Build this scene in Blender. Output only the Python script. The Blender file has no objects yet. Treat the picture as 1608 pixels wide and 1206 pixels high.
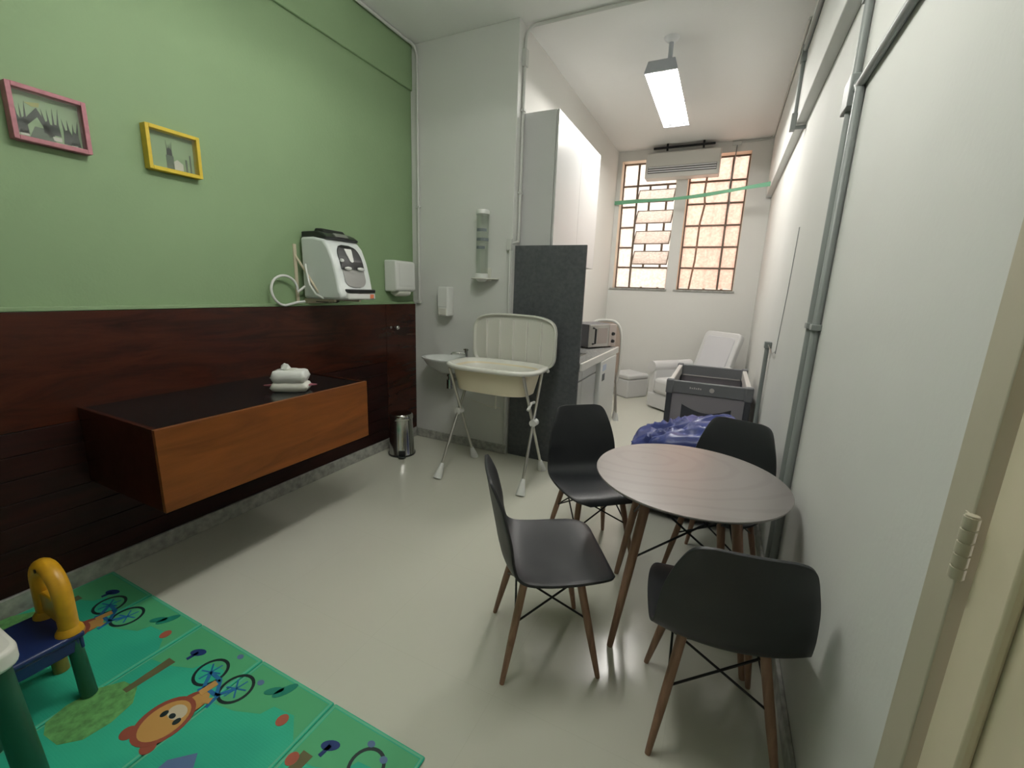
import bpy, bmesh, math, random
from mathutils import Vector, Matrix, noise

random.seed(7)
scene = bpy.context.scene
COL = scene.collection
PI = math.pi

# ------------------------------------------------------------------ camera
CAM_H = 1.5
rx, ry, rz, fpx = -0.2154, 0.0367, 0.4425, 678.2
fwd = Vector((-math.sin(rz) * math.cos(rx), math.cos(rz) * math.cos(rx), math.sin(rx)))
r0 = Vector((math.cos(rz), math.sin(rz), 0))
u0 = r0.cross(fwd)
right = r0 * math.cos(ry) + u0 * math.sin(ry)
up = -r0 * math.sin(ry) + u0 * math.cos(ry)
cam_data = bpy.data.cameras.new('camera')
cam_data.sensor_width = 36.0
cam_data.lens = fpx / 1608.0 * 36.0
cam_data.clip_start = 0.02
cam = bpy.data.objects.new('camera', cam_data)
M = Matrix.Identity(4)
for i in range(3):
    M[i][0], M[i][1], M[i][2] = right[i], up[i], -fwd[i]
M[2][3] = CAM_H
cam.matrix_world = M
COL.objects.link(cam)
scene.camera = cam

# ------------------------------------------------------------------ daylight and exposure
scene.view_settings.view_transform = 'Standard'
scene.view_settings.look = 'None'
scene.view_settings.gamma = 1.0
scene.view_settings.exposure = 0.0
scene.view_settings.use_curve_mapping = False
SKY = 3.3
TUBE_ALCOVE = 172.0
TUBE_ROOM = 97.0
world = bpy.data.worlds.new('sky')
scene.world = world
world.use_nodes = True
bg = world.node_tree.nodes['Background']
bg.inputs[0].default_value = (1.0, 0.96, 0.91, 1)
bg.inputs[1].default_value = SKY

# ------------------------------------------------------------------ materials
MATS = {}


def mat(name, col, rough=0.6, metal=0.0, spec=0.5, var=0.0, vscale=6.0, bump=0.0, bscale=80.0, coat=0.0,
        emit=None, estr=0.0, stretch=None):
    if name in MATS:
        return MATS[name]
    m = bpy.data.materials.new(name)
    m.use_nodes = True
    nt = m.node_tree
    b = nt.nodes['Principled BSDF']
    b.inputs['Base Color'].default_value = (*col, 1)
    b.inputs['Roughness'].default_value = rough
    b.inputs['Metallic'].default_value = metal
    b.inputs['Specular IOR Level'].default_value = spec
    b.inputs['Coat Weight'].default_value = coat
    tc = nt.nodes.new('ShaderNodeTexCoord')
    src = tc.outputs['Object']
    if stretch:
        mp = nt.nodes.new('ShaderNodeMapping')
        mp.inputs['Scale'].default_value = stretch
        nt.links.new(src, mp.inputs[0])
        src = mp.outputs[0]
    if var > 0:
        n = nt.nodes.new('ShaderNodeTexNoise')
        n.inputs['Scale'].default_value = vscale
        n.inputs['Detail'].default_value = 6
        r = nt.nodes.new('ShaderNodeValToRGB')
        r.color_ramp.elements[0].position = 0.3
        r.color_ramp.elements[1].position = 0.7
        r.color_ramp.elements[0].color = (*[c * (1 - var) for c in col], 1)
        r.color_ramp.elements[1].color = (*[min(1, c * (1 + var)) for c in col], 1)
        nt.links.new(src, n.inputs['Vector'])
        nt.links.new(n.outputs['Fac'], r.inputs[0])
        nt.links.new(r.outputs[0], b.inputs['Base Color'])
    if bump > 0:
        n2 = nt.nodes.new('ShaderNodeTexNoise')
        n2.inputs['Scale'].default_value = bscale
        n2.inputs['Detail'].default_value = 4
        bp = nt.nodes.new('ShaderNodeBump')
        bp.inputs['Strength'].default_value = bump
        bp.inputs['Distance'].default_value = 0.01
        nt.links.new(src, n2.inputs['Vector'])
        nt.links.new(n2.outputs['Fac'], bp.inputs['Height'])
        nt.links.new(bp.outputs[0], b.inputs['Normal'])
    if emit:
        b.inputs['Emission Color'].default_value = (*emit, 1)
        b.inputs['Emission Strength'].default_value = estr
    MATS[name] = m
    return m


def wood(name, dark, light, rough=0.35, scale=(1.2, 14, 14), coat=0.0, spec=0.5, dist=3.0):
    if name in MATS:
        return MATS[name]
    m = mat(name, light, rough, spec=spec, coat=coat)
    nt = m.node_tree
    b = nt.nodes['Principled BSDF']
    tc = nt.nodes.new('ShaderNodeTexCoord')
    mp = nt.nodes.new('ShaderNodeMapping')
    mp.inputs['Scale'].default_value = scale
    n = nt.nodes.new('ShaderNodeTexNoise')
    n.inputs['Scale'].default_value = 1.6
    n.inputs['Detail'].default_value = 9
    n.inputs['Roughness'].default_value = 0.6
    n.inputs['Distortion'].default_value = dist
    r = nt.nodes.new('ShaderNodeValToRGB')
    r.color_ramp.elements[0].position = 0.34
    r.color_ramp.elements[1].position = 0.68
    r.color_ramp.elements[0].color = (*dark, 1)
    r.color_ramp.elements[1].color = (*light, 1)
    nt.links.new(tc.outputs['Object'], mp.inputs[0])
    nt.links.new(mp.outputs[0], n.inputs['Vector'])
    nt.links.new(n.outputs['Fac'], r.inputs[0])
    nt.links.new(r.outputs[0], b.inputs['Base Color'])
    return m


def clear(name, tint, gloss=0.12, rough=0.08):
    """thin clear plastic: mostly see-through, a little mirror"""
    m = bpy.data.materials.new(name)
    m.use_nodes = True
    nt = m.node_tree
    nt.nodes.remove(nt.nodes['Principled BSDF'])
    t = nt.nodes.new('ShaderNodeBsdfTransparent')
    t.inputs[0].default_value = (*tint, 1)
    g = nt.nodes.new('ShaderNodeBsdfGlossy')
    g.inputs['Roughness'].default_value = rough
    mx = nt.nodes.new('ShaderNodeMixShader')
    mx.inputs[0].default_value = gloss
    nt.links.new(t.outputs[0], mx.inputs[1])
    nt.links.new(g.outputs[0], mx.inputs[2])
    nt.links.new(mx.outputs[0], nt.nodes['Material Output'].inputs[0])
    MATS[name] = m
    return m


def frosted(name, tint, trans):
    """patterned window glass: part see-through, part diffusing, mottled relief"""
    m = bpy.data.materials.new(name)
    m.use_nodes = True
    nt = m.node_tree
    nt.nodes.remove(nt.nodes['Principled BSDF'])
    a = nt.nodes.new('ShaderNodeBsdfTranslucent')
    t = nt.nodes.new('ShaderNodeBsdfTransparent')
    t.inputs[0].default_value = (*tint, 1)
    mx = nt.nodes.new('ShaderNodeMixShader')
    mx.inputs[0].default_value = trans
    tc = nt.nodes.new('ShaderNodeTexCoord')
    v = nt.nodes.new('ShaderNodeTexNoise')
    v.inputs['Scale'].default_value = 34
    v.inputs['Detail'].default_value = 3
    r = nt.nodes.new('ShaderNodeValToRGB')
    r.color_ramp.elements[0].position = 0.35
    r.color_ramp.elements[1].position = 0.65
    r.color_ramp.elements[0].color = (*[c * 0.78 for c in tint], 1)
    r.color_ramp.elements[1].color = (*tint, 1)
    nt.links.new(tc.outputs['Object'], v.inputs['Vector'])
    nt.links.new(v.outputs['Fac'], r.inputs[0])
    nt.links.new(r.outputs[0], a.inputs[0])
    nt.links.new(a.outputs[0], mx.inputs[1])
    nt.links.new(t.outputs[0], mx.inputs[2])
    nt.links.new(mx.outputs[0], nt.nodes['Material Output'].inputs[0])
    MATS[name] = m
    return m


white_wall = mat('white_wall', (0.64, 0.65, 0.625), 0.72, bump=0.05, bscale=60, var=0.015, vscale=3)
alcove_lit_wall = mat('alcove_lit_wall', (0.72, 0.715, 0.68), 0.72, bump=0.05, bscale=60)  # paler copy of the wall paint; extra alcove brightness put into the colour
ceil_paint = mat('ceiling_paint', (0.80, 0.805, 0.785), 0.8, bump=0.1, bscale=40)
green_wall = mat('green_wall', (0.235, 0.345, 0.185), 0.7, bump=0.12, bscale=60, var=0.03, vscale=2)
stone = mat('grey_stone', (0.36, 0.36, 0.33), 0.45, var=0.3, vscale=25)
mahogany = wood('mahogany', (0.024, 0.0066, 0.0042), (0.060, 0.0138, 0.0066), 0.27, (14, 1.1, 7), spec=0.33, dist=1.2)
mahogany_dark = wood('mahogany_dark', (0.013, 0.0042, 0.0036), (0.030, 0.0078, 0.0058), 0.48, (14, 1.1, 7), spec=0.2, dist=1.2)
cherry = wood('cherry_wood', (0.13, 0.039, 0.007), (0.22, 0.068, 0.012), 0.45, (10, 0.9, 8), dist=1.0, spec=0.3)
black_top = mat('black_top', (0.008, 0.008, 0.009), 0.18)
beech = wood('beech', (0.20, 0.105, 0.062), (0.33, 0.19, 0.12), 0.45, (20, 20, 1.6), dist=0.8)
shell_black = mat('shell_black', (0.016, 0.018, 0.021), 0.46, spec=0.5, bump=0.03, bscale=400)
wire_black = mat('wire_black', (0.01, 0.01, 0.011), 0.4, metal=0.4)
chrome = mat('chrome', (0.62, 0.62, 0.60), 0.16, metal=1.0)
steel = mat('steel', (0.45, 0.45, 0.42), 0.3, metal=1.0)
alu = mat('aluminium_tube', (0.55, 0.54, 0.50), 0.38, metal=0.9)
white_plastic = mat('white_plastic', (0.72, 0.73, 0.71), 0.35)
soft_white = mat('soft_white_plastic', (0.66, 0.66, 0.60), 0.45)
cream_plastic = mat('cream_plastic', (0.60, 0.53, 0.40), 0.45)
tub_white = mat('tub_white', (0.76, 0.75, 0.70), 0.28)
ceramic = mat('ceramic', (0.72, 0.74, 0.73), 0.12)
conduit_grey = mat('conduit_grey', (0.25, 0.27, 0.265), 0.45)
conduit_white = mat('conduit_white', (0.56, 0.57, 0.54), 0.5)
laminate = mat('white_laminate', (0.56, 0.565, 0.56), 0.3)
slate_panel = mat('slate_panel', (0.072, 0.078, 0.085), 0.55, var=0.22, vscale=38, bump=0.05, bscale=150)
door_paint = mat('door_paint', (0.68, 0.61, 0.45), 0.5, bump=0.05, bscale=30)
frame_paint = mat('frame_paint', (0.455, 0.425, 0.325), 0.5, bump=0.05, bscale=30)
win_metal = mat('window_metal', (0.16, 0.12, 0.09), 0.6)
black_plastic = mat('black_plastic', (0.012, 0.013, 0.014), 0.3)
pink_paint = mat('pink_paint', (0.42, 0.17, 0.20), 0.6, var=0.12, vscale=40)
yellow_paint = mat('yellow_paint', (0.62, 0.45, 0.03), 0.5, var=0.08, vscale=30)


def floor_material():
    m = mat('floor_vinyl', (0.40, 0.40, 0.35), 0.27, spec=0.45)
    nt = m.node_tree
    b = nt.nodes['Principled BSDF']
    tc = nt.nodes.new('ShaderNodeTexCoord')
    n = nt.nodes.new('ShaderNodeTexNoise')
    n.inputs['Scale'].default_value = 2.2
    n.inputs['Detail'].default_value = 8
    r = nt.nodes.new('ShaderNodeValToRGB')
    r.color_ramp.elements[0].color = (0.592, 0.592, 0.512, 1)
    r.color_ramp.elements[1].color = (0.598, 0.598, 0.518, 1)
    br = nt.nodes.new('ShaderNodeTexBrick')
    br.offset = 0
    br.inputs['Scale'].default_value = 1.0
    br.inputs['Brick Width'].default_value = 0.6
    br.inputs['Row Height'].default_value = 0.6
    br.inputs['Mortar Size'].default_value = 0.0012
    br.inputs['Color1'].default_value = br.inputs['Color2'].default_value = (1, 1, 1, 1)
    br.inputs['Mortar'].default_value = (0.94, 0.94, 0.93, 1)
    mul = nt.nodes.new('ShaderNodeMixRGB')
    mul.blend_type = 'MULTIPLY'
    mul.inputs[0].default_value = 1
    n2 = nt.nodes.new('ShaderNodeTexNoise')
    n2.inputs['Scale'].default_value = 3
    n2.inputs['Detail'].default_value = 5
    mr = nt.nodes.new('ShaderNodeMapRange')
    mr.inputs['To Min'].default_value = 0.15
    mr.inputs['To Max'].default_value = 0.19
    L = nt.links.new
    L(tc.outputs['Object'], n.inputs['Vector'])
    L(tc.outputs['Object'], br.inputs['Vector'])
    L(tc.outputs['Object'], n2.inputs['Vector'])
    L(n.outputs['Fac'], r.inputs[0])
    L(r.outputs[0], mul.inputs[1])
    L(br.outputs['Color'], mul.inputs[2])
    L(mul.outputs[0], b.inputs['Base Color'])
    L(n2.outputs['Fac'], mr.inputs['Value'])
    L(mr.outputs[0], b.inputs['Roughness'])
    return m


# ------------------------------------------------------------------ mesh building helpers
class MB:
    def __init__(s):
        s.v = []
        s.f = []

    def add(s, verts, faces):
        o = len(s.v)
        s.v += [tuple(v) for v in verts]
        s.f += [tuple(i + o for i in f) for f in faces]
        return s

    def box(s, x0, x1, y0, y1, z0, z1):
        v = [(x, y, z) for z in (z0, z1) for y in (y0, y1) for x in (x0, x1)]
        return s.add(v, [(0, 2, 3, 1), (4, 5, 7, 6), (0, 1, 5, 4), (2, 6, 7, 3), (0, 4, 6, 2), (1, 3, 7, 5)])

    def tube(s, pts, r, n=10, cap=True, closed=False):
        pts = [Vector(p) for p in pts]
        rs = r if isinstance(r, (list, tuple)) else [r] * len(pts)
        k = len(pts)
        tans = []
        for i in range(k):
            if closed:
                t = pts[(i + 1) % k] - pts[i - 1]
            else:
                t = pts[min(i + 1, k - 1)] - pts[max(i - 1, 0)]
            tans.append(t.normalized())
        a = Vector((0, 0, 1)) if abs(tans[0].z) < 0.9 else Vector((1, 0, 0))
        nrm = (a - tans[0] * a.dot(tans[0])).normalized()
        verts = []
        for i in range(k):
            t = tans[i]
            nrm = (nrm - t * nrm.dot(t))
            nrm = nrm.normalized() if nrm.length > 1e-6 else t.orthogonal().normalized()
            bn = t.cross(nrm)
            for j in range(n):
                an = 2 * PI * j / n
                verts.append(pts[i] + (nrm * math.cos(an) + bn * math.sin(an)) * rs[i])
        faces = []
        for i in range(k if closed else k - 1):
            for j in range(n):
                i2 = (i + 1) % k
                faces.append((i * n + j, i * n + (j + 1) % n, i2 * n + (j + 1) % n, i2 * n + j))
        if cap and not closed:
            faces.append(tuple(reversed(range(n))))
            faces.append(tuple((k - 1) * n + j for j in range(n)))
        return s.add(verts, faces)

    def lathe(s, prof, c=(0, 0, 0), n=32, axis='z'):
        verts = []
        for (r, h) in prof:
            for j in range(n):
                a = 2 * PI * j / n
                p = (r * math.cos(a), r * math.sin(a), h)
                if axis == 'y':
                    p = (p[0], p[2], p[1])
                elif axis == 'x':
                    p = (p[2], p[0], p[1])
                verts.append((p[0] + c[0], p[1] + c[1], p[2] + c[2]))
        faces = []
        k = len(prof)
        for i in range(k - 1):
            for j in range(n):
                faces.append((i * n + j, i * n + (j + 1) % n, (i + 1) * n + (j + 1) % n, (i + 1) * n + j))
        if prof[0][0] > 1e-5:
            faces.append(tuple(reversed(range(n))))
        if prof[-1][0] > 1e-5:
            faces.append(tuple((k - 1) * n + j for j in range(n)))
        return s.add(verts, faces)

    def prism(s, poly, a0, a1, axis='z'):
        """polygon extruded along an axis; poly in the two other axes (xy, xz or yz)"""
        def P(p, h):
            return {'z': (p[0], p[1], h), 'y': (p[0], h, p[1]), 'x': (h, p[0], p[1])}[axis]
        n = len(poly)
        v = [P(p, a0) for p in poly] + [P(p, a1) for p in poly]
        f = [tuple(reversed(range(n))), tuple(range(n, 2 * n))]
        f += [(i, (i + 1) % n, n + (i + 1) % n, n + i) for i in range(n)]
        return s.add(v, f)

    def move(s, fn):
        s.v = [tuple(fn(Vector(p))) for p in s.v]
        return s

    def build(s, name, m, parent=None, smooth=False, bevel=0, seg=2, angle=40):
        me = bpy.data.meshes.new(name)
        me.from_pydata(s.v, [], s.f)
        bm = bmesh.new()
        bm.from_mesh(me)
        bmesh.ops.remove_doubles(bm, verts=bm.verts, dist=1e-6)
        bmesh.ops.recalc_face_normals(bm, faces=bm.faces)
        bm.to_mesh(me)
        bm.free()
        me.materials.append(m)
        o = bpy.data.objects.new(name, me)
        COL.objects.link(o)
        if parent:
            o.parent = parent
        if bevel:
            md = o.modifiers.new('bevel', 'BEVEL')
            md.width = bevel
            md.segments = seg
            md.limit_method = 'ANGLE'
            md.angle_limit = math.radians(40)
        if smooth or bevel:
            for p in me.polygons:
                p.use_smooth = True
            try:
                me.set_sharp_from_angle(angle=math.radians(angle))
            except Exception:
                pass
        return o


def BX(x0, x1, y0, y1, z0, z1):
    return MB().box(x0, x1, y0, y1, z0, z1)


def tag(o, label, cat, group=None):
    o['label'] = label
    o['category'] = cat
    if group:
        o['group'] = group
    return o


def thing(name, label, cat, loc=(0, 0, 0), rotz=0, group=None):
    o = bpy.data.objects.new(name, None)
    o.empty_display_size = 0.1
    COL.objects.link(o)
    o.location = loc
    o.rotation_euler = (0, 0, rotz)
    return tag(o, label, cat, group)


def struct(o, label=None, cat=None):
    o['kind'] = 'structure'
    if label:
        o['label'] = label
    if cat:
        o['category'] = cat
    return o


def copy_tree(o, parent=None):
    c = o.copy()
    COL.objects.link(c)
    if parent:
        c.parent = parent
    for ch in list(o.children):
        copy_tree(ch, c)
    return c


def rrect(w, d, r, n=6):
    pts = []
    for cx, cy, a0 in ((w / 2 - r, d / 2 - r, 0), (-w / 2 + r, d / 2 - r, PI / 2), (-w / 2 + r, -d / 2 + r, PI), (w / 2 - r, -d / 2 + r, 1.5 * PI)):
        for i in range(n + 1):
            a = a0 + PI / 2 * i / n
            pts.append((cx + r * math.cos(a), cy + r * math.sin(a)))
    return pts


def ellipse(cx, cy, a, b, n=24, rot=0):
    out = []
    for i in range(n):
        t = 2 * PI * i / n
        x, y = a * math.cos(t), b * math.sin(t)
        out.append((cx + x * math.cos(rot) - y * math.sin(rot), cy + x * math.sin(rot) + y * math.cos(rot)))
    return out


# ------------------------------------------------------------------ room shell
XG, XP, XR, XA = -2.71, -2.68, 0.384, -1.662     # green wall, wainscot face, right wall, alcove left wall
YS, YB, YN, H = 3.416, 6.886, -1.2, 3.52          # sink wall, back wall, near wall, ceiling
T = 0.14

struct(BX(XG - T, XR + T, YN - T, YB + 0.2, -0.1, 0).build('floor', floor_material()), 'pale grey glossy vinyl floor', 'floor')
struct(BX(XG - T, XR + T, YN - T, YB + 0.2, H, H + 0.12).build('ceiling', ceil_paint), 'off white painted ceiling', 'ceiling')
wl = struct(BX(XG - T, XG, YN - T, YS + T, 0, H).build('wall_left', green_wall), 'sage green painted wall above dark wood panelling', 'wall')
BX(XG, XG + 0.022, YN, YS, 3.164, H).build('beam', green_wall, wl, bevel=0.006)
BX(XG, XP + 0.004, YN, YS - 0.02, 1.332, 1.352).build('ledge', green_wall, wl, bevel=0.004)
struct(BX(XG, XA, YS, YS + T, 0, H).build('wall_sink', white_wall, bevel=0.004), 'off white wall carrying the washbasin', 'wall')
struct(BX(XA - T, XA, YS + T, YB + 0.2, 0, H).build('wall_kitchen', alcove_lit_wall), 'off white left wall of the kitchen alcove', 'wall')
WZ0, WZ1 = 1.585, 3.39
W1, W2 = (-1.598, -0.812), (-0.665, 0.087)
wb = MB()
wb.box(XA - T, XR + T, YB, YB + 0.2, 0, WZ0)
wb.box(XA - T, XR + T, YB, YB + 0.2, WZ1, H)
wb.box(XA - T, W1[0], YB, YB + 0.2, WZ0, WZ1)
wb.box(W1[1], W2[0], YB, YB + 0.2, WZ0, WZ1)
wb.box(W2[1], XR + T, YB, YB + 0.2, WZ0, WZ1)
struct(wb.build('wall_back', alcove_lit_wall), 'off white back wall pierced by two windows', 'wall')
DY0, DY1, DZ = -0.05, 0.842, 2.12
wr = MB()
wr.box(XR, XR + T, DY1, YB + 0.2, 0, H)
wr.box(XR, XR + T, YN - T, DY0, 0, H)
wr.box(XR, XR + T, DY0, DY1, DZ, H)
wro = struct(wr.build('wall_right', white_wall), 'long off white right wall with beam and conduits', 'wall')
BX(XR - 0.065, XR, YN, YB, 2.79, H).build('beam', white_wall, wro, bevel=0.005)
struct(BX(XG - T, XR + T, YN - T, YN, 0, H).build('wall_near', white_wall), 'off white wall behind the viewer', 'wall')
# baseboards
struct(BX(XG, XP + 0.012, YN, YS, 0, 0.092).build('baseboard_left', stone, bevel=0.004), 'grey stone baseboard under the wood panelling', 'baseboard')
struct(BX(XG + 0.05, XA, YS - 0.014, YS, 0, 0.085).build('baseboard_sink', stone, bevel=0.004), 'grey stone baseboard under the washbasin wall', 'baseboard')
struct(BX(XR - 0.018, XR, DY1 + 0.08, YB, 0, 0.075).build('baseboard_right', stone, bevel=0.004), 'grey stone baseboard along the right wall', 'baseboard')
struct(BX(XA, XR - 0.018, YB - 0.014, YB, 0, 0.08).build('baseboard_back', white_wall, bevel=0.004), 'white baseboard under the windows', 'baseboard')

# wood panelling of the left wall
tp = bpy.data.objects.new('trim_1', None)
COL.objects.link(tp)
struct(tp, 'dark mahogany wall panelling with horizontal grooves', 'panelling')
YE = 3.0
BX(XG, XP, YN, YE - 0.002, 0.822, 1.332).build('top_board', mahogany, tp, bevel=0.002)
zz = 0.822
pl = None
while zz > 0.12:
    z0 = max(0.093, zz - 0.1045)
    BX(XG, XP - 0.001, YN, YE - 0.002, z0, zz - 0.003).build('plank', mahogany_dark, tp, bevel=0.0015)
    zz -= 0.1045
BX(XG, XP, YE + 0.002, YS - 0.002, 0.093, 1.332).build('end_board', mahogany, tp, bevel=0.002)
BX(XG, XP - 0.02, YN, YS, 0.093, 1.33).build('backing', mahogany_dark, tp)
kn = MB().lathe([(0.001, 0), (0.008, 0), (0.007, 0.018), (0.017, 0.024), (0.019, 0.034), (0.013, 0.042), (0.0, 0.044)], (XP, 3.115, 1.122), 16, 'x')
kn.build('knob', chrome, tp, smooth=True)
MB().lathe([(0.001, 0), (0.011, 0), (0.010, 0.006), (0.0, 0.008)], (XP, 3.06, 1.126), 12, 'x').build('lock', steel, tp, smooth=True)

# door at the right edge of the picture
dr = bpy.data.objects.new('door_1', None)
COL.objects.link(dr)
struct(dr, 'cream painted panelled door with casing and hinge', 'door')
cs = MB()
cs.box(XR - 0.016, XR + 0.05, DY1 - 0.022, DY1 + 0.062, 0, DZ + 0.075)
cs.box(XR - 0.016, XR + 0.05, DY0 - 0.06, DY0 + 0.02, 0, DZ + 0.075)
cs.box(XR - 0.016, XR + 0.05, DY0 + 0.02, DY1 - 0.022, DZ, DZ + 0.075)
cs.build('casing', frame_paint, dr, bevel=0.004)
lf = MB()
Y1 = DY1 - 0.034
lf.box(XR + 0.012, XR + 0.044, DY0 + 0.024, Y1, 0.008, DZ - 0.004)
leaf = lf.build('leaf', door_paint, dr)
st = MB()
st.box(XR - 0.004, XR + 0.012, Y1 - 0.085, Y1, 0.008, DZ - 0.004)
st.box(XR - 0.004, XR + 0.012, DY0 + 0.024, DY0 + 0.11, 0.008, DZ - 0.004)
for a, b in ((0.008, 0.16), (DZ - 0.12, DZ - 0.004)):
    st.box(XR - 0.004, XR + 0.012, DY0 + 0.11, Y1 - 0.085, a, b)
st.build('stiles', door_paint, leaf, bevel=0.005)
for zc in (1.15, 0.28, 1.92):
    hg = MB()
    hg.tube([(XR - 0.018, Y1 + 0.008, zc - 0.052), (XR - 0.018, Y1 + 0.008, zc + 0.052)], 0.008, 10)
    for k in range(5):
        hg.tube([(XR - 0.018, Y1 + 0.008, zc - 0.05 + k * 0.0205), (XR - 0.018, Y1 + 0.008, zc - 0.033 + k * 0.0205)], 0.0098, 10)
    hg.box(XR - 0.0185, XR - 0.0155, Y1 + 0.008, Y1 + 0.03, zc - 0.05, zc + 0.05)
    hg.build('hinge', frame_paint, dr, smooth=True)
MB().tube([(XR - 0.004, DY0 + 0.075, 1.02), (XR - 0.05, DY0 + 0.075, 1.02), (XR - 0.05, DY0 + 0.19, 1.02)], 0.009, 10).build('handle', steel, leaf, smooth=True)

# ------------------------------------------------------------------ windows
peach = mat('peach_lit_reveal', (0.80, 0.68, 0.55), 0.6)  # warm window light on the reveals, put into their base colour
pane_mat = frosted('patterned_glass', (0.96, 0.80, 0.74), 0.28)
pane_pale = frosted('pale_glass', (0.98, 0.93, 0.90), 0.25)


def window(idx, x0, x1, split, hopper, label):
    w = bpy.data.objects.new('window_%d' % idx, None)
    COL.objects.link(w)
    struct(w, label, 'window')
    yf = YB + 0.15
    f = MB()
    f.box(x0, x0 + 0.022, yf, yf + 0.03, WZ0, WZ1)
    f.box(x1 - 0.022, x1, yf, yf + 0.03, WZ0, WZ1)
    f.box(x0 + 0.022, x1 - 0.022, yf, yf + 0.03, WZ0, WZ0 + 0.02)
    f.box(x0 + 0.022, x1 - 0.022, yf, yf + 0.03, WZ1 - 0.022, WZ1)
    f.build('frame', win_metal, w)
    rv = MB()
    rv.box(x0 - 0.001, x0 + 0.004, YB + 0.004, yf, WZ0, WZ1)
    rv.box(x1 - 0.004, x1 + 0.001, YB + 0.004, yf, WZ0, WZ1)
    rv.box(x0 + 0.004, x1 - 0.004, YB + 0.004, yf, WZ1 - 0.004, WZ1 + 0.001)
    rv.build('reveal', peach, w)
    BX(x0 - 0.035, x1 + 0.02, YB - 0.02, yf, WZ0 - 0.022, WZ0).build('window_sill', stone, w, bevel=0.003)
    xs = x0 + split
    b = MB()
    b.box(xs - 0.013, xs + 0.013, yf, yf + 0.026, WZ0 + 0.02, WZ1 - 0.022)
    b.build('mullion', win_metal, w)
    nrow = 6
    hz = (WZ1 - WZ0 - 0.042) / nrow
    for k in range(nrow):
        za = WZ0 + 0.02 + k * hz
        zb = za + hz
        if k:
            xe = xs - 0.013 if (hopper and 1 < k < 5) else x1 - 0.022
            BX(x0 + 0.022, xe, yf + 0.002, yf + 0.024, za - 0.012, za + 0.012).build('glazing_bar', win_metal, w)
        cols = ((x0 + 0.022, xs - 0.011), (xs + 0.011, x1 - 0.022))
        for ci, (a, c) in enumerate(cols):
            wide = (c - a) > 0.3
            if hopper and wide and 0 < k < 5:
                # top-hung sash standing open towards the room
                tilt = math.radians(38)
                s = MB()
                hh = hz - 0.02
                s.box(a + 0.012, c - 0.012, -0.003, 0.003, 0.0, hh)
                fr = MB()
                for (p, q, r_, t_) in ((a + 0.002, a + 0.016, 0, hh), (c - 0.016, c - 0.002, 0, hh), (a + 0.002, c - 0.002, 0, 0.02), (a + 0.002, c - 0.002, hh - 0.02, hh)):
                    fr.box(p, q, -0.006, 0.006, r_, t_)

                def rot(p, z0=za + 0.01, hh=hh, tilt=tilt):
                    z = p.z - hh / 2
                    return Vector((p.x, yf + 0.013 + p.y + z * math.sin(tilt), z0 + hh / 2 + z * math.cos(tilt)))
                so = fr.move(rot).build('sash', win_metal, w)
                s.move(rot).build('pane', pane_pale, so)
            else:
                BX(a, c, yf + 0.010, yf + 0.016, za + 0.008, zb - 0.008).build('pane', pane_pale if hopper else pane_mat, w)
    # security bars outside
    for k in range(2):
        xb = x0 + (x1 - x0) * (0.48 + 0.32 * k)
        MB().tube([(xb, YB + 0.34, WZ0 - 0.1), (xb, YB + 0.34, WZ1 + 0.1)], 0.018, 8).build('security_bar', win_metal, w)
    return w


window(1, *W1, 0.225, True, 'steel window with tilted open glass panes left of the pier')
window(2, *W2, 0.545, False, 'steel window with closed patterned glass panes right of the pier')
# sunlit neighbouring wall outside and yard floor
ext = mat('outside_render', (0.84, 0.75, 0.68), 0.9, var=0.08, vscale=3)
tag(BX(-5, 4, YB + 2.6, YB + 2.8, -0.5, 4.3).build('neighbour_wall', ext), 'sunlit peach wall outside beyond the windows', 'wall')
struct(BX(-5, 4, YB + 0.2, YB + 2.6, -0.6, -0.5).build('yard_ground', stone), 'concrete ground outside the windows', 'ground')


# ------------------------------------------------------------------ ceiling lamps
tube_glow_a = mat('tube_glow_alcove', (1, 1, 1), 0.5, emit=(1.0, 0.965, 0.91), estr=TUBE_ALCOVE)
tube_glow_r = mat('tube_glow_room', (1, 1, 1), 0.5, emit=(1.0, 0.985, 0.915), estr=TUBE_ROOM)
lamp_white = mat('lamp_enamel', (0.78, 0.79, 0.80), 0.35)
lamp_grey = mat('lamp_end_grey', (0.42, 0.44, 0.48), 0.4)


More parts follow.
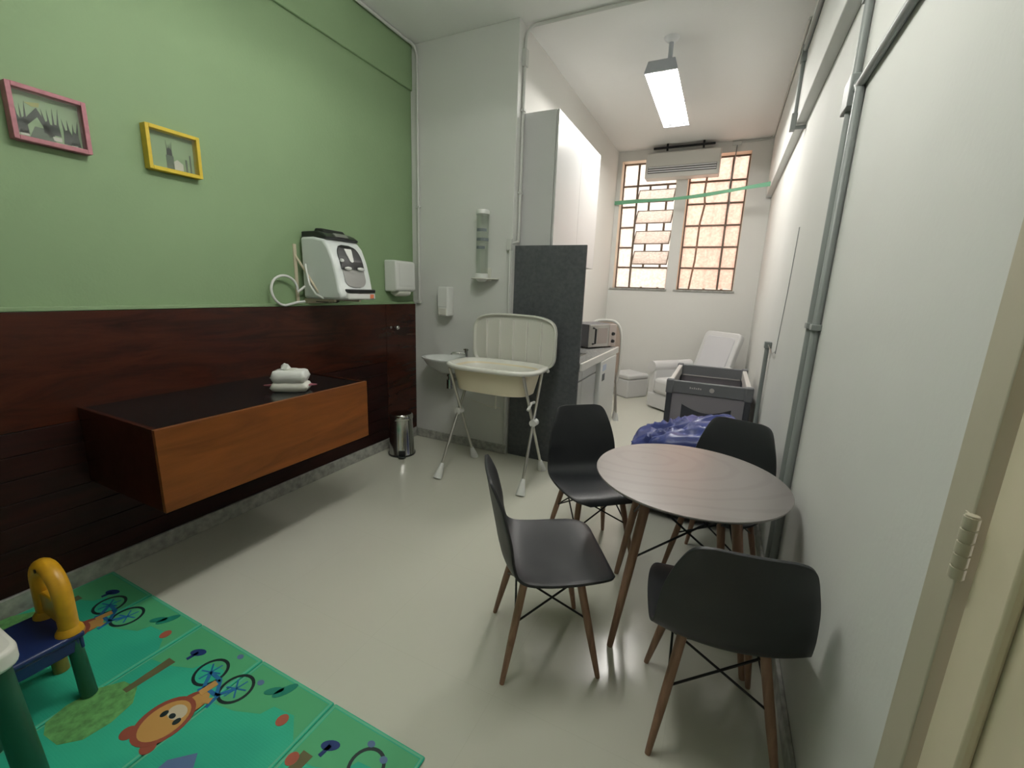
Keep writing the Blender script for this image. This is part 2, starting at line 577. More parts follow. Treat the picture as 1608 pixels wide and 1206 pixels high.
def lamp(label, x, y, z, L, glow, batten=False):
    t = thing('fluorescent_lamp', label, 'ceiling lamp', (x, y, z))
    hw = 0.125
    tx = 0.085 if batten else 0.062
    prof = [(-hw - 0.006, -0.018), (-hw - 0.002, -0.018), (-hw + 0.03, 0.035), (-0.03, 0.042), (-0.02, 0.02), (0.02, 0.02), (0.03, 0.042), (hw - 0.03, 0.035), (hw + 0.002, -0.018), (hw + 0.006, -0.018), (hw - 0.02, 0.06), (-hw + 0.02, 0.06)]
    if batten:
        hw = 0.05
        prof = [(-0.035, 0.02), (0.035, 0.02), (0.05, 0.06), (-0.05, 0.06)]
    MB().prism(prof, -L / 2, L / 2, 'y').build('reflector', lamp_white, t)
    for s in (-1, 1):
        zl = 0.0 if batten else -0.02
        MB().prism([(-hw - 0.008, zl), (hw + 0.008, zl), (hw - 0.02, 0.064), (-hw + 0.02, 0.064)], s * L / 2 - 0.012, s * L / 2 + 0.012, 'y').build('end_cap', lamp_grey, t, bevel=0.004)
        BX(s * tx - 0.016, s * tx + 0.016, -L / 2 + 0.012, -L / 2 + 0.05, -0.002, 0.03).build('lamp_holder', lamp_white, t)
        BX(s * tx - 0.016, s * tx + 0.016, L / 2 - 0.05, L / 2 - 0.012, -0.002, 0.03).build('lamp_holder', lamp_white, t)
        MB().tube([(s * tx, -L / 2 + 0.05, 0.014), (s * tx, L / 2 - 0.05, 0.014)], 0.0135, 12).build('tube', glow, t, smooth=True)
    zc = H - z
    px_ = 0.06
    MB().tube([(px_, -L / 2 + 0.02, 0.05), (px_, -L / 2 + 0.02, zc - 0.03)], 0.018, 12).build('hanger', lamp_grey, t, smooth=True)
    MB().tube([(px_, L / 2 - 0.1, 0.05), (px_, L / 2 - 0.1, zc - 0.03)], 0.012, 12).build('hanger', lamp_grey, t, smooth=True)
    MB().lathe([(0.001, zc), (0.062, zc), (0.055, zc - 0.012), (0.03, zc - 0.035), (0.0, zc - 0.04)], (px_, -L / 2 + 0.02, 0), 20).build('ceiling_rose', lamp_white, t, smooth=True)
    return t


lamp('white twin tube fluorescent lamp hung over the kitchen alcove', -0.70, 4.74, 3.30, 1.30, tube_glow_a)
lamp('white twin tube fluorescent lamp over the play room side', -0.85, 1.45, 3.0, 1.25, tube_glow_r, True)

# ------------------------------------------------------------------ shell chairs and round table
def bez(pts, u):
    """Catmull-Rom through pts at u in 0..1"""
    n = len(pts) - 1
    x = min(max(u, 0), 1) * n
    i = min(int(x), n - 1)
    t = x - i
    P = [pts[max(i - 1, 0)], pts[i], pts[i + 1], pts[min(i + 2, n)]]
    out = []
    for k in range(len(pts[0])):
        a, b, c, d = (p[k] for p in P)
        out.append(0.5 * ((2 * b) + (c - a) * t + (2 * a - 5 * b + 4 * c - d) * t * t + (3 * b - a - 3 * c + d) * t ** 3))
    return out


# side profile: x forward, z up, half width, curl (edges lift along the surface normal)
SHELL = [(0.236, 0.416, 0.120, 0.000), (0.230, 0.435, 0.170, 0.000), (0.207, 0.447, 0.203, 0.002), (0.150, 0.449, 0.224, 0.006),
         (0.060, 0.438, 0.232, 0.014), (-0.040, 0.429, 0.232, 0.022), (-0.125, 0.431, 0.228, 0.030), (-0.180, 0.462, 0.222, 0.036),
         (-0.202, 0.525, 0.218, 0.036), (-0.215, 0.590, 0.213, 0.040), (-0.228, 0.655, 0.202, 0.038), (-0.240, 0.715, 0.186, 0.034),
         (-0.250, 0.768, 0.169, 0.022), (-0.256, 0.800, 0.154, 0.013), (-0.260, 0.819, 0.132, 0.007), (-0.262, 0.827, 0.095, 0.004)]


def shell_mesh():
    nu, nv = 46, 18
    vs, fs = [], []
    for i in range(nu + 1):
        u = i / nu
        x, z, w, c = bez(SHELL, u)
        e = 0.004
        x2, z2 = bez(SHELL, min(1, u + e))[:2]
        x1, z1 = bez(SHELL, max(0, u - e))[:2]
        tx, tz = x2 - x1, z2 - z1
        l = math.hypot(tx, tz) or 1
        nx, nz = tz / l, -tx / l           # points to the sitter
        if nz < 0 and nx < 0:
            nx, nz = -nx, -nz
        for j in range(nv + 1):
            v = -1 + 2 * j / nv
            k = abs(v) ** 2.2
            vs.append((x + nx * c * k, v * w, z + nz * c * k))
    for i in range(nu):
        for j in range(nv):
            a = i * (nv + 1) + j
            fs.append((a, a + 1, a + nv + 2, a + nv + 1))
    return MB().add(vs, fs)


def make_chair(label, loc, rotz):
    t = thing('shell_chair', label, 'chair', loc, rotz, 'black shell chairs around the round table')
    sh = shell_mesh().build('seat_shell', shell_black, t, smooth=True, angle=180)
    so = sh.modifiers.new('thick', 'SOLIDIFY')
    so.thickness = 0.011
    so.offset = 0
    bv = sh.modifiers.new('edge', 'BEVEL')
    bv.width = 0.004
    bv.segments = 2
    bv.angle_limit = math.radians(50)
    top, foot = (0.105, 0.120, 0.425), (0.192, 0.192, 0.0)
    P = {}
    for sx in (1, -1):
        for sy in (1, -1):
            a = Vector((sx * top[0], sy * top[1], top[2]))
            b = Vector((sx * foot[0], sy * foot[1], 0.0))
            P[(sx, sy)] = (a, b)
            lg = MB().tube([b, b + (a - b) * 0.03, b + (a - b) * 0.45, a], [0.0095, 0.0105, 0.0155, 0.0165], 12)
            lo = lg.build('leg', beech, t, smooth=True)
            MB().tube([b + (a - b) * 0.56 - Vector((0, 0, 0.012)), b + (a - b) * 0.56 + Vector((0, 0, 0.012))], 0.008, 8).build('bolt', wire_black, lo, smooth=True)
    def at_(k, s):
        a, b = P[k]
        return b + (a - b) * s
    ring = [(1, 1), (1, -1), (-1, -1), (-1, 1)]
    for i in range(4):
        k1, k2 = ring[i], ring[(i + 1) % 4]
        for (p, q) in ((k1, k2), (k2, k1)):
            MB().tube([at_(p, 0.95), at_(q, 0.56)], 0.0042, 8).build('brace_rod', wire_black, t, smooth=True)
    # black mounting frame under the seat
    m = MB()
    for i in range(4):
        k1, k2 = ring[i], ring[(i + 1) % 4]
        m.tube([at_(k1, 0.965), at_(k2, 0.965)], 0.006, 8)
    m.tube([at_((1, 1), 0.965), at_((-1, -1), 0.965)], 0.006, 8)
    m.tube([at_((1, -1), 0.965), at_((-1, 1), 0.965)], 0.006, 8)
    m.build('under_frame', wire_black, t, smooth=True)
    return t


chair = make_chair('black shell chair in profile, nearest the play mat, seat turned to the table', (-0.533, 1.525, 0), math.radians(32))
CH = [((-0.55, 2.29), -50, 'black shell chair facing us behind the table, nearest the tall grey panel'),
      ((0.105, 2.42), 254, 'black shell chair behind the table against the right wall, in front of blue bundle'),
      ((0.115, 1.475), 99.5, 'black shell chair with its back to us, nearest the cream door')]
for (x, y), a, lb in CH:
    c = copy_tree(chair)
    c.location = (x, y, 0)
    c.rotation_euler = (0, 0, math.radians(a))
    c['label'] = lb


def table_wood():
    m = mat('table_veneer', (0.4, 0.35, 0.33), 0.42, spec=0.5, coat=1.0)
    m.node_tree.nodes['Principled BSDF'].inputs['Coat Roughness'].default_value = 0.28
    nt = m.node_tree
    b = nt.nodes['Principled BSDF']
    tc = nt.nodes.new('ShaderNodeTexCoord')
    mp = nt.nodes.new('ShaderNodeMapping')
    mp.inputs['Rotation'].default_value = (0, 0, 0.5)
    mp.inputs['Scale'].default_value = (1.0, 1.7, 1.0)
    mp.inputs['Location'].default_value = (0.28, -0.12, 0)
    n = nt.nodes.new('ShaderNodeTexNoise')
    n.inputs['Scale'].default_value = 1.3
    n.inputs['Detail'].default_value = 2
    wv = nt.nodes.new('ShaderNodeTexWave')
    wv.wave_type = 'RINGS'
    wv.rings_direction = 'Z'
    wv.inputs['Scale'].default_value = 2.4
    wv.inputs['Distortion'].default_value = 3.0
    wv.inputs['Detail'].default_value = 3
    wv.inputs['Detail Scale'].default_value = 1.2
    r = nt.nodes.new('ShaderNodeValToRGB')
    r.color_ramp.elements[0].position = 0.05
    r.color_ramp.elements[0].color = (0.138, 0.125, 0.119, 1)
    r.color_ramp.elements[1].position = 0.3
    r.color_ramp.elements[1].color = (0.16, 0.146, 0.14, 1)
    L = nt.links.new
    L(tc.outputs['Object'], mp.inputs[0])
    L(mp.outputs[0], wv.inputs['Vector'])
    L(wv.outputs['Fac'], r.inputs[0])
    L(r.outputs[0], b.inputs['Base Color'])
    return m


tb = thing('round_table', 'round wooden table with splayed legs among four black chairs', 'table', (-0.047, 1.945, 0), math.radians(9.4))
MB().lathe([(0.0, 0.712), (0.372, 0.712), (0.392, 0.720), (0.397, 0.727), (0.395, 0.7305), (0.0, 0.7305)], n=96).build('tabletop', table_wood(), tb, smooth=True, angle=25)
tl = {}
for sx in (1, -1):
    for sy in (1, -1):
        a = Vector((sx * 0.165, sy * 0.165, 0.70))
        b = Vector((sx * 0.262, sy * 0.262, 0.0))
        tl[(sx, sy)] = (a, b)
        MB().tube([b, b + (a - b) * 0.03, b + (a - b) * 0.5, a], [0.012, 0.0135, 0.019, 0.0215], 14).build('leg', beech, tb, smooth=True)
ring = [(1, 1), (1, -1), (-1, -1), (-1, 1)]
for i in range(4):
    k1, k2 = ring[i], ring[(i + 1) % 4]
    for p, q in ((k1, k2), (k2, k1)):
        a = tl[p][1] + (tl[p][0] - tl[p][1]) * 0.97
        b = tl[q][1] + (tl[q][0] - tl[q][1]) * 0.58
        MB().tube([a, b], 0.0045, 8).build('brace_rod', wire_black, tb, smooth=True)
fr = MB()
for i in range(4):
    fr.tube([tl[ring[i]][0], tl[ring[(i + 1) % 4]][0]], 0.009, 8)
fr.tube([tl[(1, 1)][0], tl[(-1, -1)][0]], 0.009, 8)
fr.tube([tl[(1, -1)][0], tl[(-1, 1)][0]], 0.009, 8)
fr.box(-0.09, 0.09, -0.09, 0.09, 0.700, 0.7125)
fr.build('under_frame', wire_black, tb, smooth=True)

# ------------------------------------------------------------------ hanging wooden cabinet on the panelled wall
cb = thing('wall_cabinet', 'orange brown wooden box cabinet hanging on the panelled wall', 'cabinet', (XP, 0.885, 0.515))
CD, CW, CHH = 0.655, 1.185, 0.370
BX(CD - 0.02, CD, 0, CW, 0, CHH).build('front_panel', cherry, cb, bevel=0.0015)
for y in (0, CW - 0.02):
    BX(0, CD - 0.02, y, y + 0.02, 0, CHH).build('side_panel', mahogany, cb, bevel=0.0015)
BX(0, CD - 0.02, 0.02, CW - 0.02, 0, 0.02).build('bottom_panel', mahogany_dark, cb)
BX(0, CD - 0.02, 0.02, CW - 0.02, CHH - 0.024, CHH - 0.006).build('top_panel', black_top, cb)

# pack of wet wipes
wp = thing('wipes_pack', 'white wet wipes pack lying on the hanging wooden cabinet', 'wipes pack', (-2.20, 1.655, 0.88), math.radians(35))
def pillow(L, Wd, Ht, z0, seedv):
    m = MB()
    nu, nv = 16, 12
    vs = []
    for s in (1, -1):
        for i in range(nu + 1):
            for j in range(nv + 1):
                a, b = -1 + 2 * i / nu, -1 + 2 * j / nv
                k = (max(0, 1 - abs(a) ** 9)) ** 0.5 * (max(0, 1 - abs(b) ** 9)) ** 0.5
                n = noise.noise(Vector((a * 2.3 + seedv, b * 2.3, s * 3))) * 0.12
                vs.append((a * L / 2, b * Wd / 2, z0 + Ht / 2 + s * Ht / 2 * k * (1 + n)))
    fs = []
    N = (nu + 1) * (nv + 1)
    for s in (0, 1):
        for i in range(nu):
            for j in range(nv):
                q = s * N + i * (nv + 1) + j
                f = (q, q + 1, q + nv + 2, q + nv + 1)
                fs.append(f if s else tuple(reversed(f)))
    return m.add(vs, fs)
pillow(0.20, 0.115, 0.055, 0.0, 1).build('lower_pack', soft_white, wp, smooth=True, angle=180)
up_ = pillow(0.185, 0.12, 0.075, 0.05, 5).build('upper_pack', white_plastic, wp, smooth=True, angle=180)
MB().prism(rrect(0.075, 0.05, 0.015), 0.122, 0.130, 'z').build('lid', soft_white, up_, bevel=0.003)
tis = MB().add([(-0.045, -0.02, 0.128), (-0.01, -0.028, 0.13), (0.0, 0.02, 0.128), (-0.035, 0.022, 0.13), (-0.03, 0.0, 0.162), (-0.008, -0.004, 0.156), (-0.052, 0.012, 0.145)],
               [(0, 1, 5, 4), (1, 2, 5), (2, 3, 4, 5), (3, 6, 4), (6, 0, 4)])
tis.build('tissue', white_plastic, up_)
pf = MB()
for (a, b, c_) in (((-0.145, -0.01), (-0.085, -0.03), (-0.085, 0.035)), ((0.135, 0.02), (0.085, -0.02), (0.085, 0.04))):
    pf.prism([a, b, c_], 0.03, 0.036, 'z')
pf.build('pink_flap', mat('pink_wrap', (0.36, 0.12, 0.15), 0.5), wp)

# ------------------------------------------------------------------ framed pictures
glass_thin = clear('picture_glass', (0.97, 0.98, 0.97), 0.06, 0.05)
print_dark = mat('print_charcoal', (0.035, 0.045, 0.04), 0.7)
print_mid = mat('print_grey_green', (0.12, 0.16, 0.12), 0.7)
print_light = mat('print_white', (0.62, 0.62, 0.56), 0.7)
print_yellow = mat('print_yellow', (0.42, 0.42, 0.16), 0.7)


def picture(label, y0, y1, z0, z1, paint, art):
    t = thing('picture_frame', label, 'picture', (XG, (y0 + y1) / 2, z0))
    w, h, d, b = (y1 - y0), z1 - z0, 0.048, 0.017
    f = MB()
    f.box(0, d, -w / 2, -w / 2 + b, 0, h)
    f.box(0, d, w / 2 - b, w / 2, 0, h)
    f.box(0, d, -w / 2 + b, w / 2 - b, 0, b)
    f.box(0, d, -w / 2 + b, w / 2 - b, h - b, h)
    f.build('frame', paint, t, bevel=0.002)
    bk = mat('picture_backing_green', (0.30, 0.42, 0.25), 0.7)
    back = BX(0.001, 0.006, -w / 2 + b, w / 2 - b, b, h - b).build('picture_backing', bk, t)
    m = {}
    for k, pts in art:
        m.setdefault(k, MB()).prism([(-w / 2 + b + u * (w - 2 * b), b + v * (h - 2 * b)) for u, v in pts], 0.006, 0.0072, 'x')
    for k, mb in m.items():
        mb.build('print', k, back)
    BX(d - 0.012, d - 0.010, -w / 2 + b, w / 2 - b, b, h - b).build('glass', glass_thin, t)
    return t


def spiky(cx, base, w, h, n, seed):
    rnd = random.Random(seed)
    pts = [(cx - w / 2, base)]
    for i in range(n):
        a = cx - w / 2 + w * (i + 0.5) / n
        pts.append((a - w / n * 0.25, base + h * (0.35 + 0.2 * rnd.random())))
        pts.append((a + (a - cx) * 0.3, base + h * (0.65 + 0.35 * rnd.random())))
        pts.append((a + w / n * 0.25, base + h * (0.35 + 0.2 * rnd.random())))
    pts.append((cx + w / 2, base))
    return [(min(max(x, 0.01), 0.99), min(max(y, 0.01), 0.95)) for x, y in pts]


pink_art = [(print_dark, spiky(0.12, 0.1, 0.18, 0.75, 3, 1)), (print_dark, [(0.16, 0.4), (0.36, 0.72), (0.58, 0.18), (0.5, 0.12), (0.36, 0.52), (0.2, 0.3)]),
            (print_dark, spiky(0.55, 0.2, 0.26, 0.62, 4, 3)), (print_dark, spiky(0.84, 0.06, 0.26, 0.62, 4, 5)), (print_mid, [(0.2, 0.02), (0.3, 0.3), (0.45, 0.3), (0.6, 0.02)]),
            (print_yellow, [(0.2, 0.78), (0.42, 0.84), (0.4, 0.74), (0.3, 0.72)]), (print_light, [(0.08, 0.06), (0.2, 0.06), (0.2, 0.17), (0.08, 0.17)]),
            (print_light, [(0.55, 0.08), (0.68, 0.08), (0.68, 0.17), (0.55, 0.17)]), (print_light, [(0.82, 0.03), (0.92, 0.03), (0.92, 0.13), (0.82, 0.13)])]
yel_art = [(print_dark, spiky(0.46, 0.42, 0.12, 0.42, 5, 8)), (print_mid, [(0.38, 0.05), (0.38, 0.42), (0.54, 0.42), (0.54, 0.05)]), (print_light, [(0.55, 0.05), (0.52, 0.25), (0.62, 0.34), (0.74, 0.24), (0.74, 0.05)]),
           (print_mid, [(0.8, 0.05), (0.8, 0.4), (0.84, 0.4), (0.84, 0.05)]), (print_mid, [(0.9, 0.05), (0.9, 0.55), (0.93, 0.55), (0.93, 0.05)])]
picture('pink framed picture of plants on the green wall', 0.843, 1.09, 2.028, 2.24, pink_paint, pink_art)
picture('yellow framed picture of a plant pot on the green wall', 1.31, 1.56, 2.03, 2.238, yellow_paint, yel_art)

# ------------------------------------------------------------------ water dispenser on its wall bracket
disp_white = mat('dispenser_white', (0.68, 0.72, 0.71), 0.28)
disp_silver = mat('dispenser_silver', (0.36, 0.36, 0.35), 0.3, metal=0.6)
wd = thing('water_dispenser', 'white and black countertop water purifier on a wall bracket', 'water dispenser', (XG + 0.03, 2.165, 1.388))
DW = 0.315
prof = [(0.0, 0.0), (0.335, 0.0), (0.362, 0.012), (0.365, 0.05), (0.350, 0.062), (0.330, 0.16), (0.302, 0.26), (0.262, 0.35), (0.215, 0.398), (0.12, 0.415), (0.0, 0.415)]
MB().prism(prof, 0, DW, 'y').build('body', disp_white, wd, bevel=0.02, seg=3)
cap = MB().prism([(0.0, 0.412), (0.225, 0.398), (0.24, 0.41), (0.20, 0.435), (0.15, 0.452), (0.0, 0.452)], 0.012, DW - 0.012, 'y').build('top_lid', black_plastic, wd, bevel=0.008)
MB().prism([(0.06, 0.45), (0.17, 0.444), (0.14, 0.474), (0.08, 0.478)], 0.06, DW - 0.06, 'y').build('filter_cap', black_plastic, cap, bevel=0.008)
MB().prism([(0.185, 0.436), (0.222, 0.415), (0.234, 0.423), (0.205, 0.447)], 0.10, DW - 0.10, 'y').build('control_plate', disp_silver, cap, bevel=0.003)


def front_plate(ys, off, th, samples=14):
    """plate following the sloping front: list of (y0,y1,z) rows"""
    def fx(z):
        for (x1, z1), (x2, z2) in zip(prof[4:], prof[5:]):
            if z1 <= z <= z2:
                return x1 + (x2 - x1) * (z - z1) / (z2 - z1)
        return 0.2
    vs, fs = [], []
    for (a, b, z) in ys:
        x = fx(z) + off
        vs += [(x - th, a, z), (x, a, z), (x, b, z), (x - th, b, z)]
    n = len(ys)
    for i in range(n - 1):
        o, p = i * 4, i * 4 + 4
        fs += [(o, o + 1, p + 1, p), (o + 1, o + 2, p + 2, p + 1), (o + 2, o + 3, p + 3, p + 2), (o + 3, o, p, p + 3)]
    fs += [(0, 3, 2, 1), tuple((n - 1) * 4 + k for k in (0, 1, 2, 3))]
    return MB().add(vs, fs)


rows = []
for i in range(15):
    z = 0.205 + 0.165 * i / 14
    k = max(0.0, (z - 0.28) / 0.09)
    ins = 0.055 + 0.07 * (1 - math.sqrt(max(0, 1 - min(1, k) ** 2)))
    rows.append((ins, DW - ins, z))
fp = front_plate(rows, 0.008, 0.02).build('front_panel', black_plastic, wd, smooth=True)
rows = []
for i in range(13):
    z = 0.085 + 0.118 * i / 12
    k = max(0.0, (0.14 - z) / 0.055)
    ins = 0.062 + 0.07 * (1 - math.sqrt(max(0, 1 - min(1, k) ** 2)))
    rows.append((ins, DW - ins, z))
front_plate(rows, 0.006, 0.02).build('splash_panel', disp_silver, wd, smooth=True)
front_plate([(DW / 2 - 0.03, DW / 2 + 0.03, 0.345), (DW / 2 - 0.03, DW / 2 + 0.03, 0.33), (DW / 2 - 0.016, DW / 2 + 0.016, 0.262), (DW / 2 - 0.006, DW / 2 + 0.006, 0.255)], 0.012, 0.01).build('badge', white_plastic, fp)
for yy, zz_, ry_ in ((0.105, 0.212, 0.03), (0.218, 0.212, 0.03), (0.068, 0.262, 0.014)):
    b_ = MB().lathe([(0.0, -0.013), (0.8, -0.009), (1.0, 0.0), (0.8, 0.009), (0.0, 0.013)], n=20)
    xx = 0.330 if zz_ < 0.25 else 0.312
    b_.move(lambda p, yy=yy, zz_=zz_, ry_=ry_, xx=xx: Vector((xx + p.x * 0.016, yy + p.y * ry_, zz_ + p.z)))
    b_.build('tap', white_plastic, fp, smooth=True)
BX(0.335, 0.392, 0.05, DW - 0.02, 0.050, 0.074).build('drip_tray', black_plastic, wd, bevel=0.006)
BX(0.30, 0.385, 0.045, DW - 0.015, 0.004, 0.048).build('tray_base', white_plastic, wd, bevel=0.01)
BX(0.382, 0.387, DW - 0.07, DW - 0.035, 0.012, 0.04).build('sticker', mat('orange_sticker', (0.75, 0.22, 0.10), 0.5), wd)

br = thing('dispenser_bracket', 'cream metal wall bracket under the water purifier', 'bracket', (XG, 2.165, 1.352))
BX(0, 0.012, -0.04, -0.018, 0, 0.40).build('upright', cream_plastic, br, bevel=0.002)
for y in (0.03, 0.26):
    BX(0, 0.29, y, y + 0.022, 0.018, 0.034).build('arm', cream_plastic, br, bevel=0.002)
MB().tube([(0.006, -0.03, 0.33), (0.05, -0.01, 0.25), (0.17, 0.0, 0.09), (0.24, 0.04, 0.02)], 0.008, 8).build('strut', cream_plastic, br, smooth=True)
BX(0.0, 0.03, 0.03, 0.28, 0.0, 0.018).build('foot_rail', cream_plastic, br)

hp = []
for i in range(29):
    a = math.radians(-60 + 330 * i / 28)
    hp.append((XG + 0.05 + 0.004 * math.sin(a * 2), 2.005 + 0.098 * math.cos(a), 1.438 + 0.098 * math.sin(a)))
hose = [(XG + 0.07, 2.16, 1.50), (XG + 0.06, 2.13, 1.42)] + hp + [(XG + 0.05, 2.07, 1.355), (XG + 0.09, 2.14, 1.37), (XG + 0.12, 2.2, 1.372)]
hp2 = [(XG + 0.085, 2.15, 1.62), (XG + 0.10, 2.145, 1.56), (XG + 0.12, 2.148, 1.48), (XG + 0.17, 2.15, 1.42), (XG + 0.24, 2.15, 1.395)]
tag(MB().tube([(XG + 0.07, 2.15, 1.47), (XG + 0.055, 2.10, 1.43)] + [p for p in hp[6:]] + [(XG + 0.055, 2.09, 1.36), (XG + 0.07, 2.14, 1.366)], 0.0085, 10).build('water_hose', white_plastic, None, smooth=True),
    'white water hose looped beside the water purifier', 'hose')
MB().tube([tuple(Vector(p) - Vector(wd.location)) for p in hp2], 0.007, 8).build('inlet_hose', white_plastic, wd, smooth=True)
tag(MB().tube([(XG + 0.04, 2.26, 1.366), (XG + 0.10, 2.30, 1.362), (XG + 0.16, 2.36, 1.37), (XG + 0.10, 2.40, 1.359), (XG + 0.03, 2.38, 1.362)], 0.005, 8).build('power_cable', black_plastic, None, smooth=True),
    'short black cable under the water purifier', 'cable')

# ------------------------------------------------------------------ dispensers on the walls
td = thing('paper_towel_dispenser', 'white paper towel dispenser on the green wall in the corner', 'towel dispenser', (XG, 3.155, 1.445))
MB().prism([(0.0, 0.0), (0.10, 0.0), (0.135, 0.015), (0.128, 0.258), (0.10, 0.268), (0.0, 0.268)], -0.133, 0.133, 'y').build('housing', white_plastic, td, bevel=0.012, seg=3)
MB().prism([(0.02, -0.02), (0.07, -0.042), (0.115, -0.03), (0.125, 0.004), (0.02, 0.004)], -0.085, 0.085, 'y').build('paper', soft_white, td, bevel=0.012)
BX(0.1335, 0.136, -0.09, 0.09, 0.05, 0.05 + 0.19).build('front_cover', white_plastic, td, bevel=0.001)

sd = thing('soap_dispenser', 'small white soap dispenser on the wall above the washbasin', 'soap dispenser', (-2.295, YS, 1.24))
MB().prism(rrect(0.112, 0.105, 0.02), 0, 0.262, 'z').move(lambda p: p + Vector((0, -0.0525, 0))).build('housing', white_plastic, sd, bevel=0.008)
BX(-0.044, 0.044, -0.112, -0.104, 0.012, 0.072).build('push_button', soft_white, sd, bevel=0.004)
BX(-0.006, 0.006, -0.1075, -0.104, 0.11, 0.15).build('level_window', black_plastic, sd)
BX(-0.05, 0.05, -0.1085, -0.104, 0.085, 0.25).build('front_cover', white_plastic, sd, bevel=0.003)

cd = thing('cup_dispenser', 'clear tube cup dispenser on the wall above the bath stand', 'cup dispenser', (-1.905, YS, 1.555))
acr = clear('clear_acrylic', (0.95, 0.96, 0.95), 0.07, 0.12)
cy = -0.085
MB().lathe([(0.052, 0.06), (0.052, 0.555), (0.050, 0.555), (0.050, 0.06)], (0, cy, 0), 28).build('tube', acr, cd, smooth=True)
MB().lathe([(0.0, 0.585), (0.05, 0.583), (0.056, 0.575), (0.056, 0.548), (0.0, 0.548)], (0, cy, 0), 28).build('cap', white_plastic, cd, smooth=True)
MB().lathe([(0.0, 0.0), (0.03, 0.002), (0.055, 0.022), (0.056, 0.065), (0.048, 0.07), (0.0, 0.07)], (0, cy, 0), 28).build('collar', white_plastic, cd, smooth=True)
half = [(0.125 * math.cos(a), -0.155 * math.sin(a)) for a in [PI * i / 20 for i in range(21)]]
MB().prism(half, 0.022, 0.032, 'z').build('tray', soft_white, cd, bevel=0.003)
BX(-0.05, 0.05, -0.012, 0, 0.01, 0.12).build('back_plate', soft_white, cd, bevel=0.003)
for z_, w_ in ((0.42, 0.035), (0.345, 0.05), (0.28, 0.03)):
    vs, fs = [], []
    for i in range(7):
        a = math.radians(-125 + i * w_ * 500)
        for z2 in (z_ - 0.012, z_ + 0.012):
            vs.append((0.0528 * math.cos(a), cy + 0.0528 * math.sin(a), z2))
    for i in range(6):
        fs.append((2 * i, 2 * i + 1, 2 * i + 3, 2 * i + 2))
    MB().add(vs, fs).build('marking', mat('grey_marking', (0.16, 0.19, 0.20), 0.6), cd)

# ------------------------------------------------------------------ washbasin
wbn = thing('washbasin', 'small oval white ceramic washbasin on the wall', 'washbasin', (-2.215, YS, 0.72))
n = 40
def basin_ring(kx, ky, z, cy_=-0.155):
    pts = []
    for i in range(n):
        a = 2 * PI * i / n
        x, y = math.cos(a), math.sin(a)
        yy = cy_ + 0.175 * ky * y
        yy = min(yy, 0.0)
        pts.append((0.245 * kx * x, yy, z))
    return pts
rings = [basin_ring(0.22, 0.25, 0.0, -0.10), basin_ring(0.5, 0.5, 0.02, -0.12), basin_ring(0.80, 0.8, 0.085), basin_ring(0.94, 0.95, 0.132), basin_ring(1.0, 1.0, 0.140),
         basin_ring(1.0, 1.0, 0.152), basin_ring(0.95, 0.95, 0.156), basin_ring(0.86, 0.82, 0.150, -0.16), basin_ring(0.72, 0.68, 0.10, -0.16), basin_ring(0.4, 0.4, 0.045, -0.16), basin_ring(0.06, 0.06, 0.036, -0.16)]
vs = [p for r in rings for p in r]
fs = []
for i in range(len(rings) - 1):
    for j in range(n):
        fs.append((i * n + j, i * n + (j + 1) % n, (i + 1) * n + (j + 1) % n, (i + 1) * n + j))
fs.append(tuple(range(n)))
fs.append(tuple(reversed(range((len(rings) - 1) * n, len(rings) * n))))
MB().add(vs, fs).build('bowl', ceramic, wbn, smooth=True, angle=60)
ft = MB().tube([(0.145, -0.055, 0.15), (0.145, -0.055, 0.215)], 0.015, 12)
ft.tube([(0.145, -0.055, 0.190), (0.10, -0.09, 0.198), (0.045, -0.125, 0.196), (0.035, -0.13, 0.180)], 0.0095, 10)
fo = ft.build('faucet', chrome, wbn, smooth=True)
MB().tube([(0.12, -0.055, 0.226), (0.17, -0.055, 0.226)], 0.007, 8).tube([(0.145, -0.055, 0.215), (0.145, -0.055, 0.236)], 0.013, 10).build('tap_handle', chrome, fo, smooth=True)
tr = MB().tube([(0, -0.10, 0.005), (0, -0.10, -0.06)], 0.018, 12)
tr.tube([(0, -0.10, -0.06), (0, -0.10, -0.145)], 0.030, 14)
tr.tube([(0, -0.10, -0.075), (0.0, -0.05, -0.075), (0.0, 0.0, -0.075)], 0.015, 12)
tr.tube([(0, -0.10, -0.01), (0, -0.10, -0.03)], 0.026, 12)
tr.build('drain_trap', chrome, wbn, smooth=True)
va = MB().tube([(0.10, 0, -0.12), (0.10, -0.045, -0.12)], 0.010, 10).tube([(0.10, -0.04, -0.14), (0.10, -0.04, -0.09), (0.12, -0.045, 0.03)], 0.007, 8).tube([(0.085, -0.05, -0.12), (0.115, -0.05, -0.12)], 0.014, 8)
va.build('supply_valve', chrome, wbn, smooth=True)

# ------------------------------------------------------------------ pedal bin
pb = thing('pedal_bin', 'small chrome pedal bin standing in the corner', 'pedal bin', (-2.485, 2.945, 0))
MB().lathe([(0.0, 0.0), (0.116, 0.0), (0.118, 0.012), (0.112, 0.02), (0.098, 0.33), (0.0, 0.33)], n=40).build('bucket', chrome, pb, smooth=True)
MB().lathe([(0.100, 0.332), (0.102, 0.338), (0.102, 0.368), (0.092, 0.382), (0.0, 0.390)], n=40).build('lid', chrome, pb, smooth=True)
MB().lathe([(0.119, 0.0), (0.121, 0.004), (0.121, 0.014), (0.117, 0.016)], n=40).build('base_ring', black_plastic, pb, smooth=True)
pa = math.radians(-50)
px, py = math.cos(pa), math.sin(pa)
pm = MB()
pm.box(0.09, 0.165, -0.032, 0.032, 0.012, 0.022)
pm.box(0.112, 0.122, -0.028, 0.028, 0.006, 0.066)
